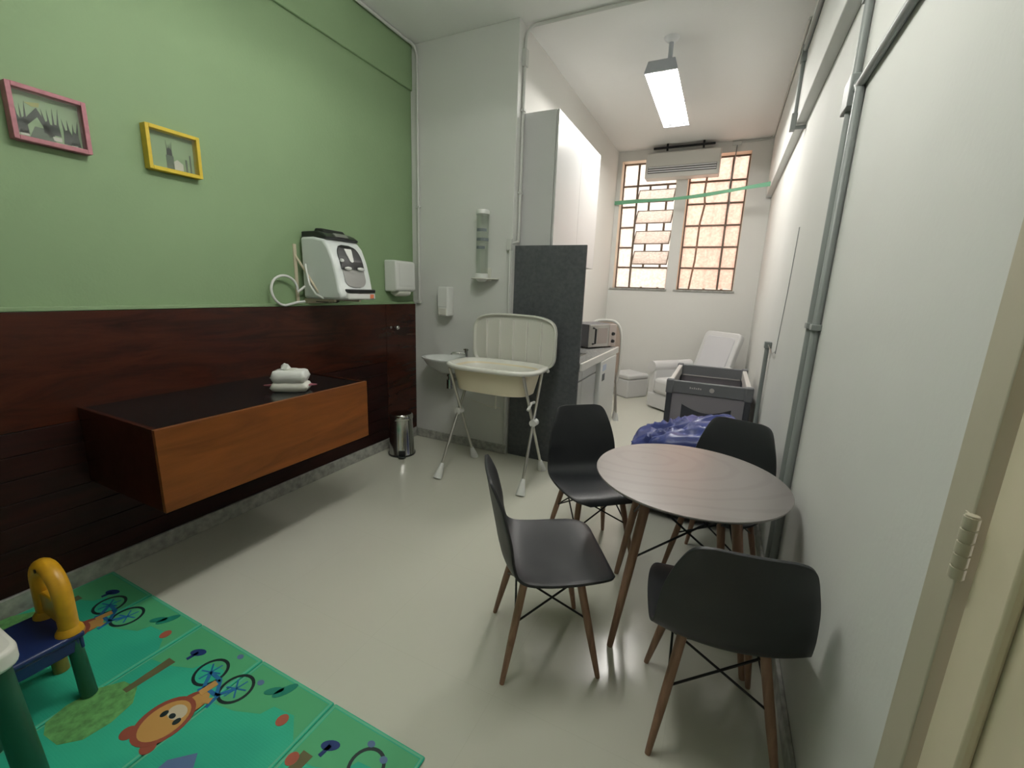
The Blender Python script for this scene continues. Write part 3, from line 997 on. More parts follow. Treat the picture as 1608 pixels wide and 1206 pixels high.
pm.move(lambda p: Vector((p.x * px - p.y * py, p.x * py + p.y * px, p.z)))
pm.build('pedal', black_plastic, pb, bevel=0.003)

# ------------------------------------------------------------------ baby bath on its folding stand
bt = thing('baby_bath_stand', 'white baby bath on a crossed leg folding stand', 'baby bath', (-1.54, 2.955, 0))
RZ = 0.925


def bath_ring(hx, hy, z, p=3.2, cy_=0.0):
    out = []
    for i in range(48):
        a = 2 * PI * i / 48
        c, s = math.cos(a), math.sin(a)
        out.append((hx * math.copysign(abs(c) ** (2 / p), c), cy_ + hy * math.copysign(abs(s) ** (2 / p), s), z))
    return out


def loft(rings, capa=True, capb=True):
    n = len(rings[0])
    v = [p for r in rings for p in r]
    f = []
    for i in range(len(rings) - 1):
        for j in range(n):
            f.append((i * n + j, i * n + (j + 1) % n, (i + 1) * n + (j + 1) % n, (i + 1) * n + j))
    if capa:
        f.append(tuple(reversed(range(n))))
    if capb:
        f.append(tuple(range((len(rings) - 1) * n, len(rings) * n)))
    return MB().add(v, f)


tubm = mat('bath_outer_cream', (0.80, 0.72, 0.55), 0.35)
loft([bath_ring(0.26, 0.13, RZ - 0.215), bath_ring(0.30, 0.165, RZ - 0.205), bath_ring(0.345, 0.20, RZ - 0.03), bath_ring(0.345, 0.20, RZ - 0.012), bath_ring(0.335, 0.19, RZ - 0.03), bath_ring(0.29, 0.155, RZ - 0.195)], True, True).build('tub', tubm, bt, smooth=True, angle=60)
loft([bath_ring(0.347, 0.202, RZ - 0.03), bath_ring(0.385, 0.238, RZ - 0.032), bath_ring(0.394, 0.246, RZ - 0.02), bath_ring(0.392, 0.244, RZ - 0.004), bath_ring(0.375, 0.228, RZ + 0.003), bath_ring(0.345, 0.200, RZ - 0.006), bath_ring(0.325, 0.18, RZ - 0.06), bath_ring(0.295, 0.155, RZ - 0.19)], False, True).build('rim', tub_white, bt, smooth=True, angle=70)
MB().prism([(0.16, RZ - 0.10), (0.19, RZ - 0.02), (0.22, RZ - 0.10)], -0.1, -0.06, 'y').build('soap_rest', tub_white, bt)
pr_ = MB()
feet = {(-1, -1): (-0.353, -0.29), (-1, 1): (-0.333, 0.255), (1, -1): (0.35, -0.228), (1, 1): (0.315, 0.29)}
for sx in (-1, 1):
    for sy in (-1, 1):
        fx_, fy_ = feet[(sx, sy)]
        a = Vector((fx_, fy_, 0.0))
        b = Vector((sx * 0.315, -sy * 0.185, RZ - 0.035))
        d = b - a
        lo = MB().tube([a + d * 0.06, b], 0.0115, 12).build('leg', alu, bt, smooth=True)
        fv = MB().tube([a, a + d * 0.02, a + d * 0.12, a + d * 0.125], [0.036, 0.034, 0.016, 0.013], 14)
        fv.move(lambda p: Vector((p.x, p.y, max(p.z, 0.0))))
        fv.build('foot', white_plastic, lo, smooth=True)
    m0 = Vector((sx * 0.333, (feet[(sx, -1)][1] + feet[(sx, 1)][1]) / 2 * 0.5, 0.50))
    MB().tube([m0 + Vector((0, -0.032, 0)), m0 + Vector((0, 0.032, 0))], 0.028, 16).build('pivot', white_plastic, bt, smooth=True)
MB().tube([(0.32, -0.09, 0.62), (0.325, -0.035, 0.665), (0.325, 0.02, 0.66)], 0.011, 10).build('latch', white_plastic, bt, smooth=True)
MB().tube([(-0.31, 0.05, 0.60), (-0.1, 0.05, 0.56), (0.02, 0.05, 0.56)], 0.004, 6).tube([(0.0, 0.0, RZ - 0.21), (0.0, 0.0, RZ - 0.36)], 0.008, 8).build('drain_hose', soft_white, bt, smooth=True)
# raised changing board behind the bath
LB = thing('changing_board', 'white ribbed changing board raised behind the baby bath', 'changing board', (-1.545, 3.235, 0.86))
def bd(hx, z0, z1, y, p=5):
    out = []
    for i in range(48):
        a = 2 * PI * i / 48
        c, s = math.cos(a), math.sin(a)
        x = hx * math.copysign(abs(c) ** (2 / p), c)
        z = (z0 + z1) / 2 + (z1 - z0) / 2 * math.copysign(abs(s) ** (2 / p), s)
        bow = 0.018 * (1 - (x / hx) ** 2) if s > 0 else 0
        out.append((x, y, z + bow * max(s, 0)))
    return out
loft([bd(0.375, 0.0, 0.42, 0.0), bd(0.381, -0.006, 0.426, 0.012), bd(0.381, -0.006, 0.426, 0.05), bd(0.372, 0.004, 0.416, 0.054), bd(0.36, 0.016, 0.404, 0.03)], True, True).move(lambda p: Vector((p.x, -p.y + 0.054, p.z))).build('board', soft_white, LB, smooth=True, angle=45)
for k in range(5):
    x = -0.25 + k * 0.125
    BX(x - 0.004, x + 0.004, 0.002, 0.026, 0.03, 0.39).build('rib', tub_white, LB, bevel=0.002)
for x in (-0.33, 0.33):
    MB().tube([(x, 0.0, 0.0), (x, -0.02, 0.02), (x, -0.05, 0.04)], 0.014, 10).build('hinge_arm', white_plastic, LB, smooth=True)

# ------------------------------------------------------------------ tall grey divider panel
tag(BX(-1.645, -1.022, 3.436, 3.458, 0, 1.862).build('divider_panel', slate_panel, bevel=0.001), 'tall dark grey board closing off the kitchen counter', 'panel')

# ------------------------------------------------------------------ kitchen alcove: cabinets, counter, fridge, oven
uc = thing('upper_cabinet', 'tall white laminate wall cabinet with two flat doors', 'cabinet', (XA + 0.002, 3.555, 1.75))
BX(0, 0.283, 0, 1.285, 0, 1.158).build('carcass', laminate, uc, bevel=0.001)
for y0, y1 in ((0.002, 0.641), (0.645, 1.283)):
    BX(0.287, 0.304, y0, y1, 0.001, 1.157).build('door', laminate, uc, bevel=0.0015)

granite = mat('granite', (0.30, 0.30, 0.29), 0.25, var=0.35, vscale=60)
edge_white = mat('counter_edge', (0.68, 0.67, 0.63), 0.35)
bc = thing('base_cabinet', 'white kitchen base cabinet under the worktop beside the grey board', 'cabinet', (XA, 3.462, 0))
BX(0, 0.60, 0, 0.64, 0.09, 0.865).build('carcass', mat('carcass_grey', (0.25, 0.25, 0.25), 0.6), bc)
BX(0, 0.55, 0.01, 0.63, 0, 0.09).build('plinth', mat('plinth_grey', (0.25, 0.25, 0.25), 0.5), bc)
for y0, y1 in ((0.002, 0.166), (0.176, 0.634)):
    BX(0.602, 0.62, y0, y1, 0.10, 0.735).build('door', laminate, bc, bevel=0.002)
    BX(0.602, 0.62, y0, y1, 0.748, 0.855).build('drawer', laminate, bc, bevel=0.002)
wt = thing('worktop', 'grey granite kitchen worktop with a pale front edge', 'worktop', (XA, 3.462, 0.868))
BX(0, 0.64, 0, 1.42, 0, 0.046).build('slab', granite, wt)
BX(0.641, 0.662, 0, 1.42, -0.02, 0.046).build('front_edge', edge_white, wt, bevel=0.004)
BX(0.0, 0.02, 0, 1.42, 0.047, 0.13).build('splashback', edge_white, wt)
sk = BX(0.16, 0.52, 0.08, 0.62, 0.0465, 0.050).build('sink_rim', steel, wt, bevel=0.001)
BX(0.19, 0.49, 0.11, 0.59, 0.0505, 0.052).build('sink_bowl', black_plastic, sk)

fg = thing('mini_fridge', 'white under counter mini fridge with a small dark label', 'fridge', (XA, 4.12, 0))
BX(0.02, 0.60, 0, 0.66, 0.03, 0.845).build('cabinet_body', mat('fridge_grey', (0.42, 0.43, 0.45), 0.4), fg, bevel=0.005)
fd = BX(0.604, 0.665, 0, 0.66, 0.04, 0.845).build('door', white_plastic, fg, bevel=0.01)
BX(0.6655, 0.667, 0.06, 0.16, 0.64, 0.71).build('label_sticker', mat('dark_sticker', (0.10, 0.11, 0.12), 0.5), fd)
BX(0.6655, 0.667, 0.06, 0.2, 0.74, 0.80).build('energy_sticker', mat('pale_sticker', (0.55, 0.62, 0.75), 0.5), fd)
for y in (0.05, 0.6):
    for x in (0.08, 0.56):
        MB().tube([(x, y, 0), (x, y, 0.035)], 0.018, 10).build('foot', black_plastic, fg)

ov = thing('microwave_oven', 'grey microwave oven with a black handle on the worktop', 'microwave', (-1.285, 4.72, 0.914), math.radians(-28))
BX(-0.17, 0.155, -0.21, 0.21, 0.012, 0.255).build('housing', mat('oven_dark', (0.10, 0.10, 0.11), 0.4), ov, bevel=0.006)
od = BX(0.157, 0.178, -0.208, 0.09, 0.016, 0.252).build('door', mat('oven_silver', (0.50, 0.48, 0.45), 0.35, metal=0.5), ov, bevel=0.004)
BX(0.178, 0.180, -0.09, 0.06, 0.05, 0.215).build('door_window', mat('oven_glass', (0.42, 0.36, 0.33), 0.15), od)
MB().tube([(0.178, -0.16, 0.05), (0.215, -0.16, 0.06), (0.215, -0.16, 0.21), (0.178, -0.16, 0.22)], 0.011, 10).build('handle', black_plastic, od, smooth=True)
op = BX(0.157, 0.178, 0.094, 0.208, 0.016, 0.252).build('control_panel', mat('oven_pink_silver', (0.58, 0.50, 0.46), 0.35, metal=0.3), ov, bevel=0.004)
for z in (0.07, 0.15):
    MB().lathe([(0.0, 0.022), (0.016, 0.02), (0.02, 0.0), (0.0, 0.0)], (0.178, 0.15, z), 16, 'x').build('knob', black_plastic, op, smooth=True)
for sx in (-0.14, 0.12):
    for sy in (-0.18, 0.18):
        MB().tube([(sx, sy, 0), (sx, sy, 0.014)], 0.012, 8).build('foot', black_plastic, ov)

# second baby bath, folded and leaning at the end of the counter
fs_ = thing('folded_bath_stand', 'folded white baby bath stand leaning at the end of the kitchen counter', 'baby bath', (-1.20, 5.02, 0), math.radians(25))
def upr(hx, z0, z1, y, p=3.4):
    out = []
    for i in range(40):
        a = 2 * PI * i / 40
        c, s = math.cos(a), math.sin(a)
        out.append((hx * math.copysign(abs(c) ** (2 / p), c), y, (z0 + z1) / 2 + (z1 - z0) / 2 * math.copysign(abs(s) ** (2 / p), s)))
    return out
loft([upr(0.19, 0.37, 1.18, 0.006), upr(0.20, 0.36, 1.19, 0.0), upr(0.215, 0.345, 1.205, 0.008), upr(0.215, 0.345, 1.205, 0.03), upr(0.19, 0.37, 1.18, 0.03), upr(0.188, 0.372, 1.178, 0.012)], False, False).build('rim', tub_white, fs_, smooth=True, angle=60)
loft([upr(0.186, 0.374, 1.176, 0.006), upr(0.15, 0.42, 1.12, 0.14)], True, True).build('tub', mat('bath_pink_cream', (0.56, 0.44, 0.36), 0.4), fs_, smooth=True)
for x in (-0.16, 0.16):
    for y, e in ((-0.035, 0.0), (0.05, 0.05)):
        lo = MB().tube([(x * 1.25, y, 0.06), (x, 0.02, 0.62)], 0.011, 10).build('leg', alu, fs_, smooth=True)
        MB().tube([(x * 1.25, y, 0.0), (x * 1.25, y, 0.10)], [0.036, 0.014], 12).build('foot', white_plastic, lo, smooth=True)

# air conditioner and ceiling rail
ac = thing('air_conditioner', 'white wall air conditioner across the top of the windows', 'air conditioner', (-0.75, YB, 3.085))
BX(-0.475, 0.475, -0.20, 0.0, 0, 0.325).build('housing', mat('ac_white', (0.62, 0.61, 0.57), 0.4), ac, bevel=0.012, seg=3)
slot = BX(-0.44, 0.44, -0.203, -0.195, 0.06, 0.145).build('air_slot', mat('slot_dark', (0.10, 0.10, 0.10), 0.5), ac)
for z in (0.072, 0.100, 0.128):
    BX(-0.435, 0.435, -0.208, -0.202, z, z + 0.012).build('louver', lamp_white, ac, bevel=0.001)
BX(-0.465, 0.465, -0.205, -0.2, 0.155, 0.31).build('front_cover', mat('ac_white', (0.62, 0.61, 0.57)), ac, bevel=0.002)
rl = thing('mounting_rail', 'dark metal rail on the ceiling above the air conditioner', 'rail', (-0.72, YB - 0.16, 3.462))
BX(-0.42, 0.36, -0.014, 0.014, 0, 0.022).build('bar', wire_black, rl)
for x in (-0.24, 0.22):
    BX(x - 0.012, x + 0.012, -0.012, 0.012, -0.03, 0.058).build('clip', wire_black, rl)

# green ribbon stretched below the air conditioner
A, B = Vector((XA + 0.004, 6.855, 2.815)), Vector((XR - 0.004, 6.24, 2.83))
rp = MB()
vs, fs = [], []
K = 16
for i in range(K + 1):
    t = i / K
    p = A.lerp(B, t)
    sag = -0.035 * math.sin(PI * t) + 0.006 * math.sin(9 * t)
    hgt = 0.026 - 0.006 * math.sin(PI * t) + 0.004 * math.sin(13 * t)
    for dz in (-hgt, hgt):
        for dy in (-0.003, 0.003):
            vs.append((p.x, p.y + dy, p.z + sag + dz))
for i in range(K):
    o = i * 4
    fs += [(o, o + 2, o + 6, o + 4), (o + 1, o + 5, o + 7, o + 3), (o, o + 4, o + 5, o + 1), (o + 2, o + 3, o + 7, o + 6)]
fs += [(0, 1, 3, 2), (K * 4, K * 4 + 2, K * 4 + 3, K * 4 + 1)]
tag(rp.add(vs, fs).build('green_ribbon', mat('ribbon_green', (0.15, 0.40, 0.24), 0.6), smooth=True), 'green ribbon stretched across the alcove in front of the windows', 'ribbon')

# ------------------------------------------------------------------ white pouf and armchair
fab_white = mat('white_leatherette', (0.66, 0.66, 0.66), 0.45, bump=0.05, bscale=60)
pf_ = thing('pouf', 'white square pouf on the floor by the back wall', 'pouf', (-1.155, 6.555, 0), math.radians(54))
BX(-0.2, 0.2, -0.2, 0.2, 0.0, 0.27).build('body', fab_white, pf_, bevel=0.02, seg=3)
BX(-0.205, 0.205, -0.205, 0.205, 0.272, 0.345).build('cushion', fab_white, pf_, bevel=0.025, seg=3)

am = thing('armchair', 'white padded reclining armchair behind the folding crib', 'armchair', (-0.30, 6.02, 0), math.radians(231))
# local: +x is forward
BX(-0.36, 0.34, -0.36, 0.36, 0.02, 0.22).build('base', fab_white, am, bevel=0.02)
BX(-0.30, 0.36, -0.25, 0.25, 0.222, 0.43).build('seat_cushion', fab_white, am, bevel=0.05, seg=4)
for s in (-1, 1):
    ar = BX(-0.34, 0.33, s * 0.315 - 0.055, s * 0.315 + 0.055, 0.20, 0.54).build('armrest', fab_white, am, bevel=0.02)
    MB().tube([(-0.34, s * 0.315, 0.565), (0.345, s * 0.315, 0.565)], 0.072, 20).build('arm_roll', fab_white, ar, smooth=True, angle=50)
bk = MB().prism(rrect(0.56, 0.80, 0.07), 0, 0.09, 'z')
def tilt_back(p):
    a = math.radians(20)
    h_ = p.y + 0.40
    d_ = p.z
    return Vector((-0.27 - h_ * math.sin(a) - d_ * math.cos(a), p.x, 0.30 + h_ * math.cos(a) - d_ * math.sin(a)))
bk.move(tilt_back)
bo = bk.build('backrest', fab_white, am, bevel=0.02, seg=3)
MB().prism(rrect(0.44, 0.66, 0.05), -0.012, 0.02, 'z').move(tilt_back).build('back_cushion', mat('white_fabric_grey', (0.60, 0.60, 0.62), 0.7), bo, bevel=0.01)

# ------------------------------------------------------------------ folding crib
gr_fab = mat('crib_grey', (0.155, 0.16, 0.17), 0.75, bump=0.1, bscale=300)
gr_dark = mat('crib_dark', (0.045, 0.048, 0.058), 0.7)
gr_mauve = mat('crib_mauve', (0.255, 0.238, 0.262), 0.8, bump=0.1, bscale=300)
rail_light = mat('crib_lining', (0.52, 0.50, 0.48), 0.6)
cr = thing('folding_crib', 'grey fabric folding crib between the armchair and the right wall', 'crib', (-0.03, 4.58, 0), 0)
w, l, hh = 0.315, 0.52, 0.765
for sx in (-1, 1):
    for sy in (-1, 1):
        BX(sx * w - 0.024, sx * w + 0.024, sy * l - 0.024, sy * l + 0.024, 0.03, hh - 0.10).build('corner_post', gr_dark, cr, bevel=0.008)
        MB().lathe([(0.0, 0), (0.03, 0), (0.03, 0.025), (0.02, 0.03), (0, 0.03)], (sx * w, sy * l, 0), 14).build('foot', black_plastic, cr, smooth=True)
        BX(sx * w - 0.032, sx * w + 0.032, sy * l - 0.032, sy * l + 0.032, hh - 0.125, hh + 0.004).build('corner_cap', gr_fab, cr, bevel=0.012)
for sy in (-1, 1):
    BX(-w, w, sy * l - 0.02, sy * l + 0.02, hh - 0.115, hh - 0.004).build('end_rail', gr_fab, cr, bevel=0.008)
    BX(-w, w, sy * l - 0.006, sy * l + 0.006, 0.10, hh - 0.118).build('end_panel', gr_mauve, cr)
    BX(-w + 0.03, w - 0.03, sy * (l - 0.021) - 0.003, sy * (l - 0.021) + 0.003, hh - 0.122, hh - 0.112).build('piping', rail_light, cr)
for sx in (-1, 1):
    BX(sx * w - 0.02, sx * w + 0.02, -l, l, hh - 0.115, hh - 0.012).build('side_rail', rail_light, cr, bevel=0.008)
    BX(sx * w - 0.006, sx * w + 0.006, -l, l, 0.10, hh - 0.118).build('side_panel', gr_mauve, cr)
BX(-w, w, -l, l, 0.10, 0.16).build('mattress', gr_dark, cr)
arc = [(-0.20, 0.40)] + [(-0.20 + 0.40 * i / 14, 0.552 - 0.06 * math.sin(PI * i / 14)) for i in range(15)] + [(0.20, 0.40)]
MB().prism(arc, -l - 0.010, -l - 0.0065, 'y').build('pocket', gr_dark, cr)
em = MB()
em.lathe([(0.017, 0), (0.020, 0), (0.020, 0.002), (0.017, 0.002), (0.017, 0)], (0.03, -l - 0.0225, hh - 0.06), 20, 'y')
em.build('round_emblem', rail_light, cr)
for k in range(6):
    hgt = 0.012 if k % 2 else 0.016
    BX(-0.15 + k * 0.017, -0.139 + k * 0.017, -l - 0.0225, -l - 0.0205, hh - 0.064, hh - 0.064 + hgt).build('brand_letter', rail_light, cr)

# ------------------------------------------------------------------ blue bundle on the floor
def heap():
    vs, fs = [], []
    nu, nv = 96, 56
    for i in range(nv + 1):
        ph = -PI / 2 + PI * i / nv
        for j in range(nu):
            th = 2 * PI * j / nu
            c, s = math.cos(ph), math.sin(ph)
            x = math.copysign(abs(math.cos(th)) ** 0.55, math.cos(th)) * abs(c) ** 0.5
            y = math.copysign(abs(math.sin(th)) ** 0.55, math.sin(th)) * abs(c) ** 0.5
            z = math.copysign(abs(s) ** 0.75, s)
            p = Vector((x, y, z))
            f1 = noise.noise(Vector((x * 1.7 + 3, y * 1.7, z * 1.7)))
            q = Vector((x * 2.3 + 1.5 * f1, y * 2.3 + 7, z * 2.3 + 2 * f1))
            rid = 1 - abs(noise.noise(q)) * 2
            rid2 = 1 - abs(noise.noise(q * 2.3 + Vector((5, 1, 2)))) * 2
            up_w = 0.25 + 0.75 * max(0, min(1, (z + 0.3)))
            k = 1 + up_w * (0.10 * f1 + 0.12 * (rid - 0.6) + 0.025 * (rid2 - 0.6))
            zz_ = z * (1 + up_w * 0.6 * (k - 1)) + up_w * 0.13 * (rid - 0.5) + up_w * 0.02 * (rid2 - 0.5)
            vs.append((0.40 * x * k, 0.35 * y * k, 0.33 + 0.31 * zz_ + 0.10 * x * max(0, z)))
    for i in range(nv):
        for j in range(nu):
            fs.append((i * nu + j, i * nu + (j + 1) % nu, (i + 1) * nu + (j + 1) % nu, (i + 1) * nu + j))
    m = MB().add(vs, fs)
    zmin = min(p[2] for p in m.v)
    return m.move(lambda p: Vector((p.x, p.y, max(p.z - zmin - 0.012, 0.0))))


blue_fab = mat('blue_nylon', (0.045, 0.062, 0.225), 0.36, spec=0.5, var=0.15, vscale=9)
bn = thing('blue_bundle', 'crumpled blue nylon bundle on the floor behind the table', 'bundle', (-0.11, 3.19, 0))
heap().build('cloth', blue_fab, bn, smooth=True, angle=180)
cl_ = MB()
vs, fs = [], []
for i in range(13):
    for j in range(7):
        u, v = i / 12, j / 6
        vs.append((0.02 + 0.16 * u + 0.02 * math.sin(6 * v), -0.345 - 0.015 * math.sin(8 * u + 3 * v), 0.34 + 0.20 * v + 0.05 * u))
for i in range(12):
    for j in range(6):
        a = i * 7 + j
        fs.append((a, a + 1, a + 8, a + 7))
pc = cl_.add(vs, fs).build('lilac_fold', mat('lilac_cloth', (0.36, 0.38, 0.66), 0.6), bn, smooth=True, angle=180)
pc.modifiers.new('t', 'SOLIDIFY').thickness = 0.006
vs = [(-0.40 + 0.19 * (i / 12), -0.335 - 0.015 * math.sin(5 * i / 12 + 4 * j / 6), 0.33 + 0.13 * (j / 6) - 0.05 * (i / 12)) for i in range(13) for j in range(7)]
pc2 = MB().add(vs, fs).build('lilac_fold', mat('lilac_cloth', (0.36, 0.38, 0.66), 0.6), bn, smooth=True, angle=180)
pc2.modifiers.new('t', 'SOLIDIFY').thickness = 0.006

# ------------------------------------------------------------------ play mat
matg = {}
def mat_green():
    m = mat('mat_green', (0.02, 0.30, 0.17), 0.55, spec=0.4)
    nt = m.node_tree
    b = nt.nodes['Principled BSDF']
    tc = nt.nodes.new('ShaderNodeTexCoord')
    n = nt.nodes.new('ShaderNodeTexNoise')
    n.inputs['Scale'].default_value = 2.6
    n.inputs['Detail'].default_value = 2
    r = nt.nodes.new('ShaderNodeValToRGB')
    r.color_ramp.interpolation = 'EASE'
    r.color_ramp.elements[0].position = 0.40
    r.color_ramp.elements[0].color = (0.026, 0.42, 0.275, 1)
    r.color_ramp.elements[1].position = 0.58
    r.color_ramp.elements[1].color = (0.034, 0.48, 0.30, 1)
    ck = nt.nodes.new('ShaderNodeTexBrick')
    ck.inputs['Scale'].default_value = 1
    ck.inputs['Brick Width'].default_value = 0.016
    ck.inputs['Row Height'].default_value = 0.008
    ck.inputs['Mortar Size'].default_value = 0.0012
    bp = nt.nodes.new('ShaderNodeBump')
    bp.inputs['Strength'].default_value = 0.35
    bp.inputs['Distance'].default_value = 0.002
    bp.invert = True
    L = nt.links.new
    L(tc.outputs['Object'], n.inputs['Vector'])
    L(tc.outputs['Object'], ck.inputs['Vector'])
    L(n.outputs['Fac'], r.inputs[0])
    L(r.outputs[0], b.inputs['Base Color'])
    L(ck.outputs['Fac'], bp.inputs['Height'])
    L(bp.outputs[0], b.inputs['Normal'])
    return m


MG = mat_green()
PT = 0.011
pm_ = thing('play_mat', 'green folding foam play mat with cartoon prints', 'play mat', (-2.66, 0.9, 0))
XM = [0.0, 0.37, 0.77, 1.175, 1.57, 1.975]
pan = []
edge_l = mat('mat_edge', (0.13, 0.50, 0.30), 0.5)
for a, b in zip(XM, XM[1:]):
    o = BX(a + 0.003, b - 0.003, -1.75, 0, 0, PT).build('mat_panel', MG, pm_, bevel=0.004)
    pan.append(o)
    for xx in (a + 0.007, b - 0.013):
        BX(xx, xx + 0.006, -1.74, -0.01, PT, PT + 0.0004).build('fold_line', edge_l, o)
    BX(a + 0.006, b - 0.006, -0.012, -0.005, PT, PT + 0.0004).build('border_line', edge_l, o)
for x in XM[1:-1]:
    BX(x - 0.004, x + 0.004, -1.75, -0.002, 0, 0.004).build('hinge_strip', edge_l, pm_)
pc_hill = mat('print_hill', (0.085, 0.42, 0.19), 0.5)
pc_teal = mat('print_teal', (0.01, 0.22, 0.155), 0.5)
pc_tree = mat('print_tree', (0.13, 0.36, 0.11), 0.5, var=0.35, vscale=45)
pc_trunk = mat('print_trunk', (0.135, 0.125, 0.055), 0.5)
pc_navy = mat('print_navy', (0.01, 0.035, 0.16), 0.5)
pc_black = mat('print_black', (0.008, 0.022, 0.025), 0.5)
pc_blue = mat('print_blue', (0.015, 0.15, 0.36), 0.5)
pc_mane = mat('print_mane', (0.30, 0.075, 0.045), 0.5)
pc_fur = mat('print_fur', (0.56, 0.31, 0.09), 0.5)
pc_white = mat('print_muzzle', (0.62, 0.55, 0.40), 0.5)
pc_red = mat('print_red', (0.40, 0.10, 0.06), 0.5)
pc_house = mat('print_house', (0.10, 0.17, 0.33), 0.5)
LX, LY = -2.66, 0.9
lay = [0]


def stamp(mb_fn, m, wx, z, name='print'):
    k = 0
    for i, (a, b) in enumerate(zip(XM, XM[1:])):
        if a <= wx - LX < b:
            k = i
    mb_fn.build(name, m, pan[k])


def poly(pts, m, z=1, name='print'):
    wx = sum(p[0] for p in pts) / len(pts)
    k = [i for i, (a, b) in enumerate(zip(XM, XM[1:])) if a <= wx - LX < b]
    if not k:
        return
    z0 = PT + 0.0002 * z
    MB().prism([(x - LX, y - LY) for x, y in pts], PT - 0.0005, z0, 'z').build(name, m, pan[k[0]])


def annulus(cx, cy, r, t, m, z):
    n = 28
    vs, fs = [], []
    for i in range(n):
        a = 2 * PI * i / n
        for rr in (r - t, r):
            for zz_ in (PT - 0.0005, PT + 0.0002 * z):
                vs.append((cx - LX + rr * math.cos(a), cy - LY + rr * math.sin(a), zz_))
    for i in range(n):
        o, p = i * 4, ((i + 1) % n) * 4
        fs += [(o + 1, o + 3, p + 3, p + 1), (o + 2, o, p, p + 2), (o, o + 1, p + 1, p), (o + 3, o + 2, p + 2, p + 3)]
    stamp(MB().add(vs, fs), m, cx, z, 'print_wheel')


def stroke(p, q, w, m, z):
    d = Vector((q[0] - p[0], q[1] - p[1], 0)).normalized()
    n = Vector((-d.y, d.x, 0)) * w / 2
    poly([(p[0] + n.x, p[1] + n.y), (p[0] - n.x, p[1] - n.y), (q[0] - n.x, q[1] - n.y), (q[0] + n.x, q[1] + n.y)], m, z)


def hill(x0, x1, pts):
    poly([(x0, 0.885)] + pts + [(x1, 0.885)], pc_hill, 1, 'print_hill')


for a, b in zip(XM, XM[1:]):
    x0, x1 = LX + a + 0.016, LX + b - 0.016
    w_ = x1 - x0
    hill(x0, x1, [(x0, 0.70), (x0 + w_ * 0.25, 0.715), (x0 + w_ * 0.5, 0.75), (x0 + w_ * 0.55, 0.79), (x0 + w_ * 0.8, 0.80), (x1, 0.74)])


def rider(cx):
    """small lion riding a bicycle, heading along the mat edge"""
    wy = 0.772
    for dx in (-0.078, 0.076):
        annulus(cx + dx, wy, 0.062, 0.011, pc_black, 4)
        for k in range(3):
            a = PI * k / 3 + 0.3
            stroke((cx + dx - 0.04 * math.cos(a), wy - 0.04 * math.sin(a)), (cx + dx + 0.04 * math.cos(a), wy + 0.04 * math.sin(a)), 0.006, pc_blue, 3)
    for p, q in (((-0.078, 0), (-0.035, -0.05)), ((-0.035, -0.05), (0.04, -0.05)), ((0.04, -0.05), (0.076, 0)), ((-0.078, 0), (-0.01, -0.005)), ((-0.01, -0.005), (0.04, -0.05)), ((-0.01, -0.005), (-0.04, -0.07)), ((0.045, -0.04), (0.055, -0.095))):
        stroke((cx + p[0], wy + p[1]), (cx + q[0], wy + q[1]), 0.013, pc_blue, 5)
    poly(ellipse(cx - 0.005, 0.665, 0.045, 0.05), pc_mane, 2)
    poly(ellipse(cx + 0.004, 0.672, 0.032, 0.045), pc_fur, 3)
    stroke((cx - 0.02, 0.70), (cx - 0.012, 0.755), 0.028, pc_fur, 6)
    stroke((cx + 0.02, 0.69), (cx + 0.045, 0.70), 0.022, pc_fur, 6)
    poly(ellipse(cx - 0.02, 0.585, 0.082, 0.092, 28), pc_mane, 7)
    poly(ellipse(cx - 0.018, 0.586, 0.066, 0.076, 28), pc_fur, 8)
    poly(ellipse(cx - 0.075, 0.508, 0.026, 0.024), pc_mane, 6)
    poly(ellipse(cx + 0.035, 0.512, 0.024, 0.022), pc_mane, 6)
    poly(ellipse(cx - 0.012, 0.622, 0.036, 0.026), pc_white, 9)
    poly(ellipse(cx - 0.012, 0.606, 0.013, 0.009), pc_black, 10)
    poly(ellipse(cx - 0.045, 0.598, 0.011, 0.013), pc_black, 10)
    poly(ellipse(cx + 0.022, 0.602, 0.011, 0.013), pc_black, 10)


for cx in (-2.302, -1.532):
    rider(cx)
for wx in (-0.835,):
    annulus(wx, 0.79, 0.06, 0.011, pc_black, 4)
for tx in (-1.80, -2.56, -1.03):
    poly([(tx - 0.09, 0.40), (tx - 0.11, 0.46), (tx - 0.10, 0.54), (tx - 0.05, 0.60), (tx + 0.02, 0.61), (tx + 0.08, 0.57), (tx + 0.10, 0.50), (tx + 0.09, 0.43), (tx + 0.04, 0.385), (tx - 0.04, 0.38)], pc_tree, 3, 'print_tree')
    poly([(tx - 0.014, 0.58), (tx + 0.014, 0.58), (tx + 0.022, 0.735), (tx - 0.02, 0.735)], pc_trunk, 4, 'print_trunk')
for mx, my in ((-1.748, 0.803), (-0.985, 0.785), (-2.47, 0.82)):
    poly(ellipse(mx, my, 0.032, 0.017, 16, 0.4), pc_navy, 5, 'print_mushroom')
    stroke((mx, my), (mx - 0.006, my - 0.04), 0.014, pc_navy, 5)
for lx, ly in ((-1.29, 0.85), (-2.05, 0.845)):
    poly(ellipse(lx, ly, 0.018, 0.045, 14, -0.5), pc_teal, 5, 'print_leaf')
    poly(ellipse(lx - 0.035, ly - 0.02, 0.015, 0.035, 14, -0.9), pc_teal, 5, 'print_leaf')
for lx, ly in ((-1.2, 0.77), (-1.967, 0.794), (-1.08 + 0.02, 0.70)):
    poly(ellipse(lx, ly, 0.02, 0.022, 14), pc_red, 5, 'print_bug')
for lx, ly in ((-1.58, 0.868), (-1.40, 0.83), (-0.87, 0.85), (-0.80, 0.83)):
    poly(ellipse(lx, ly, 0.014, 0.011, 12), pc_house, 5, 'print_stone')
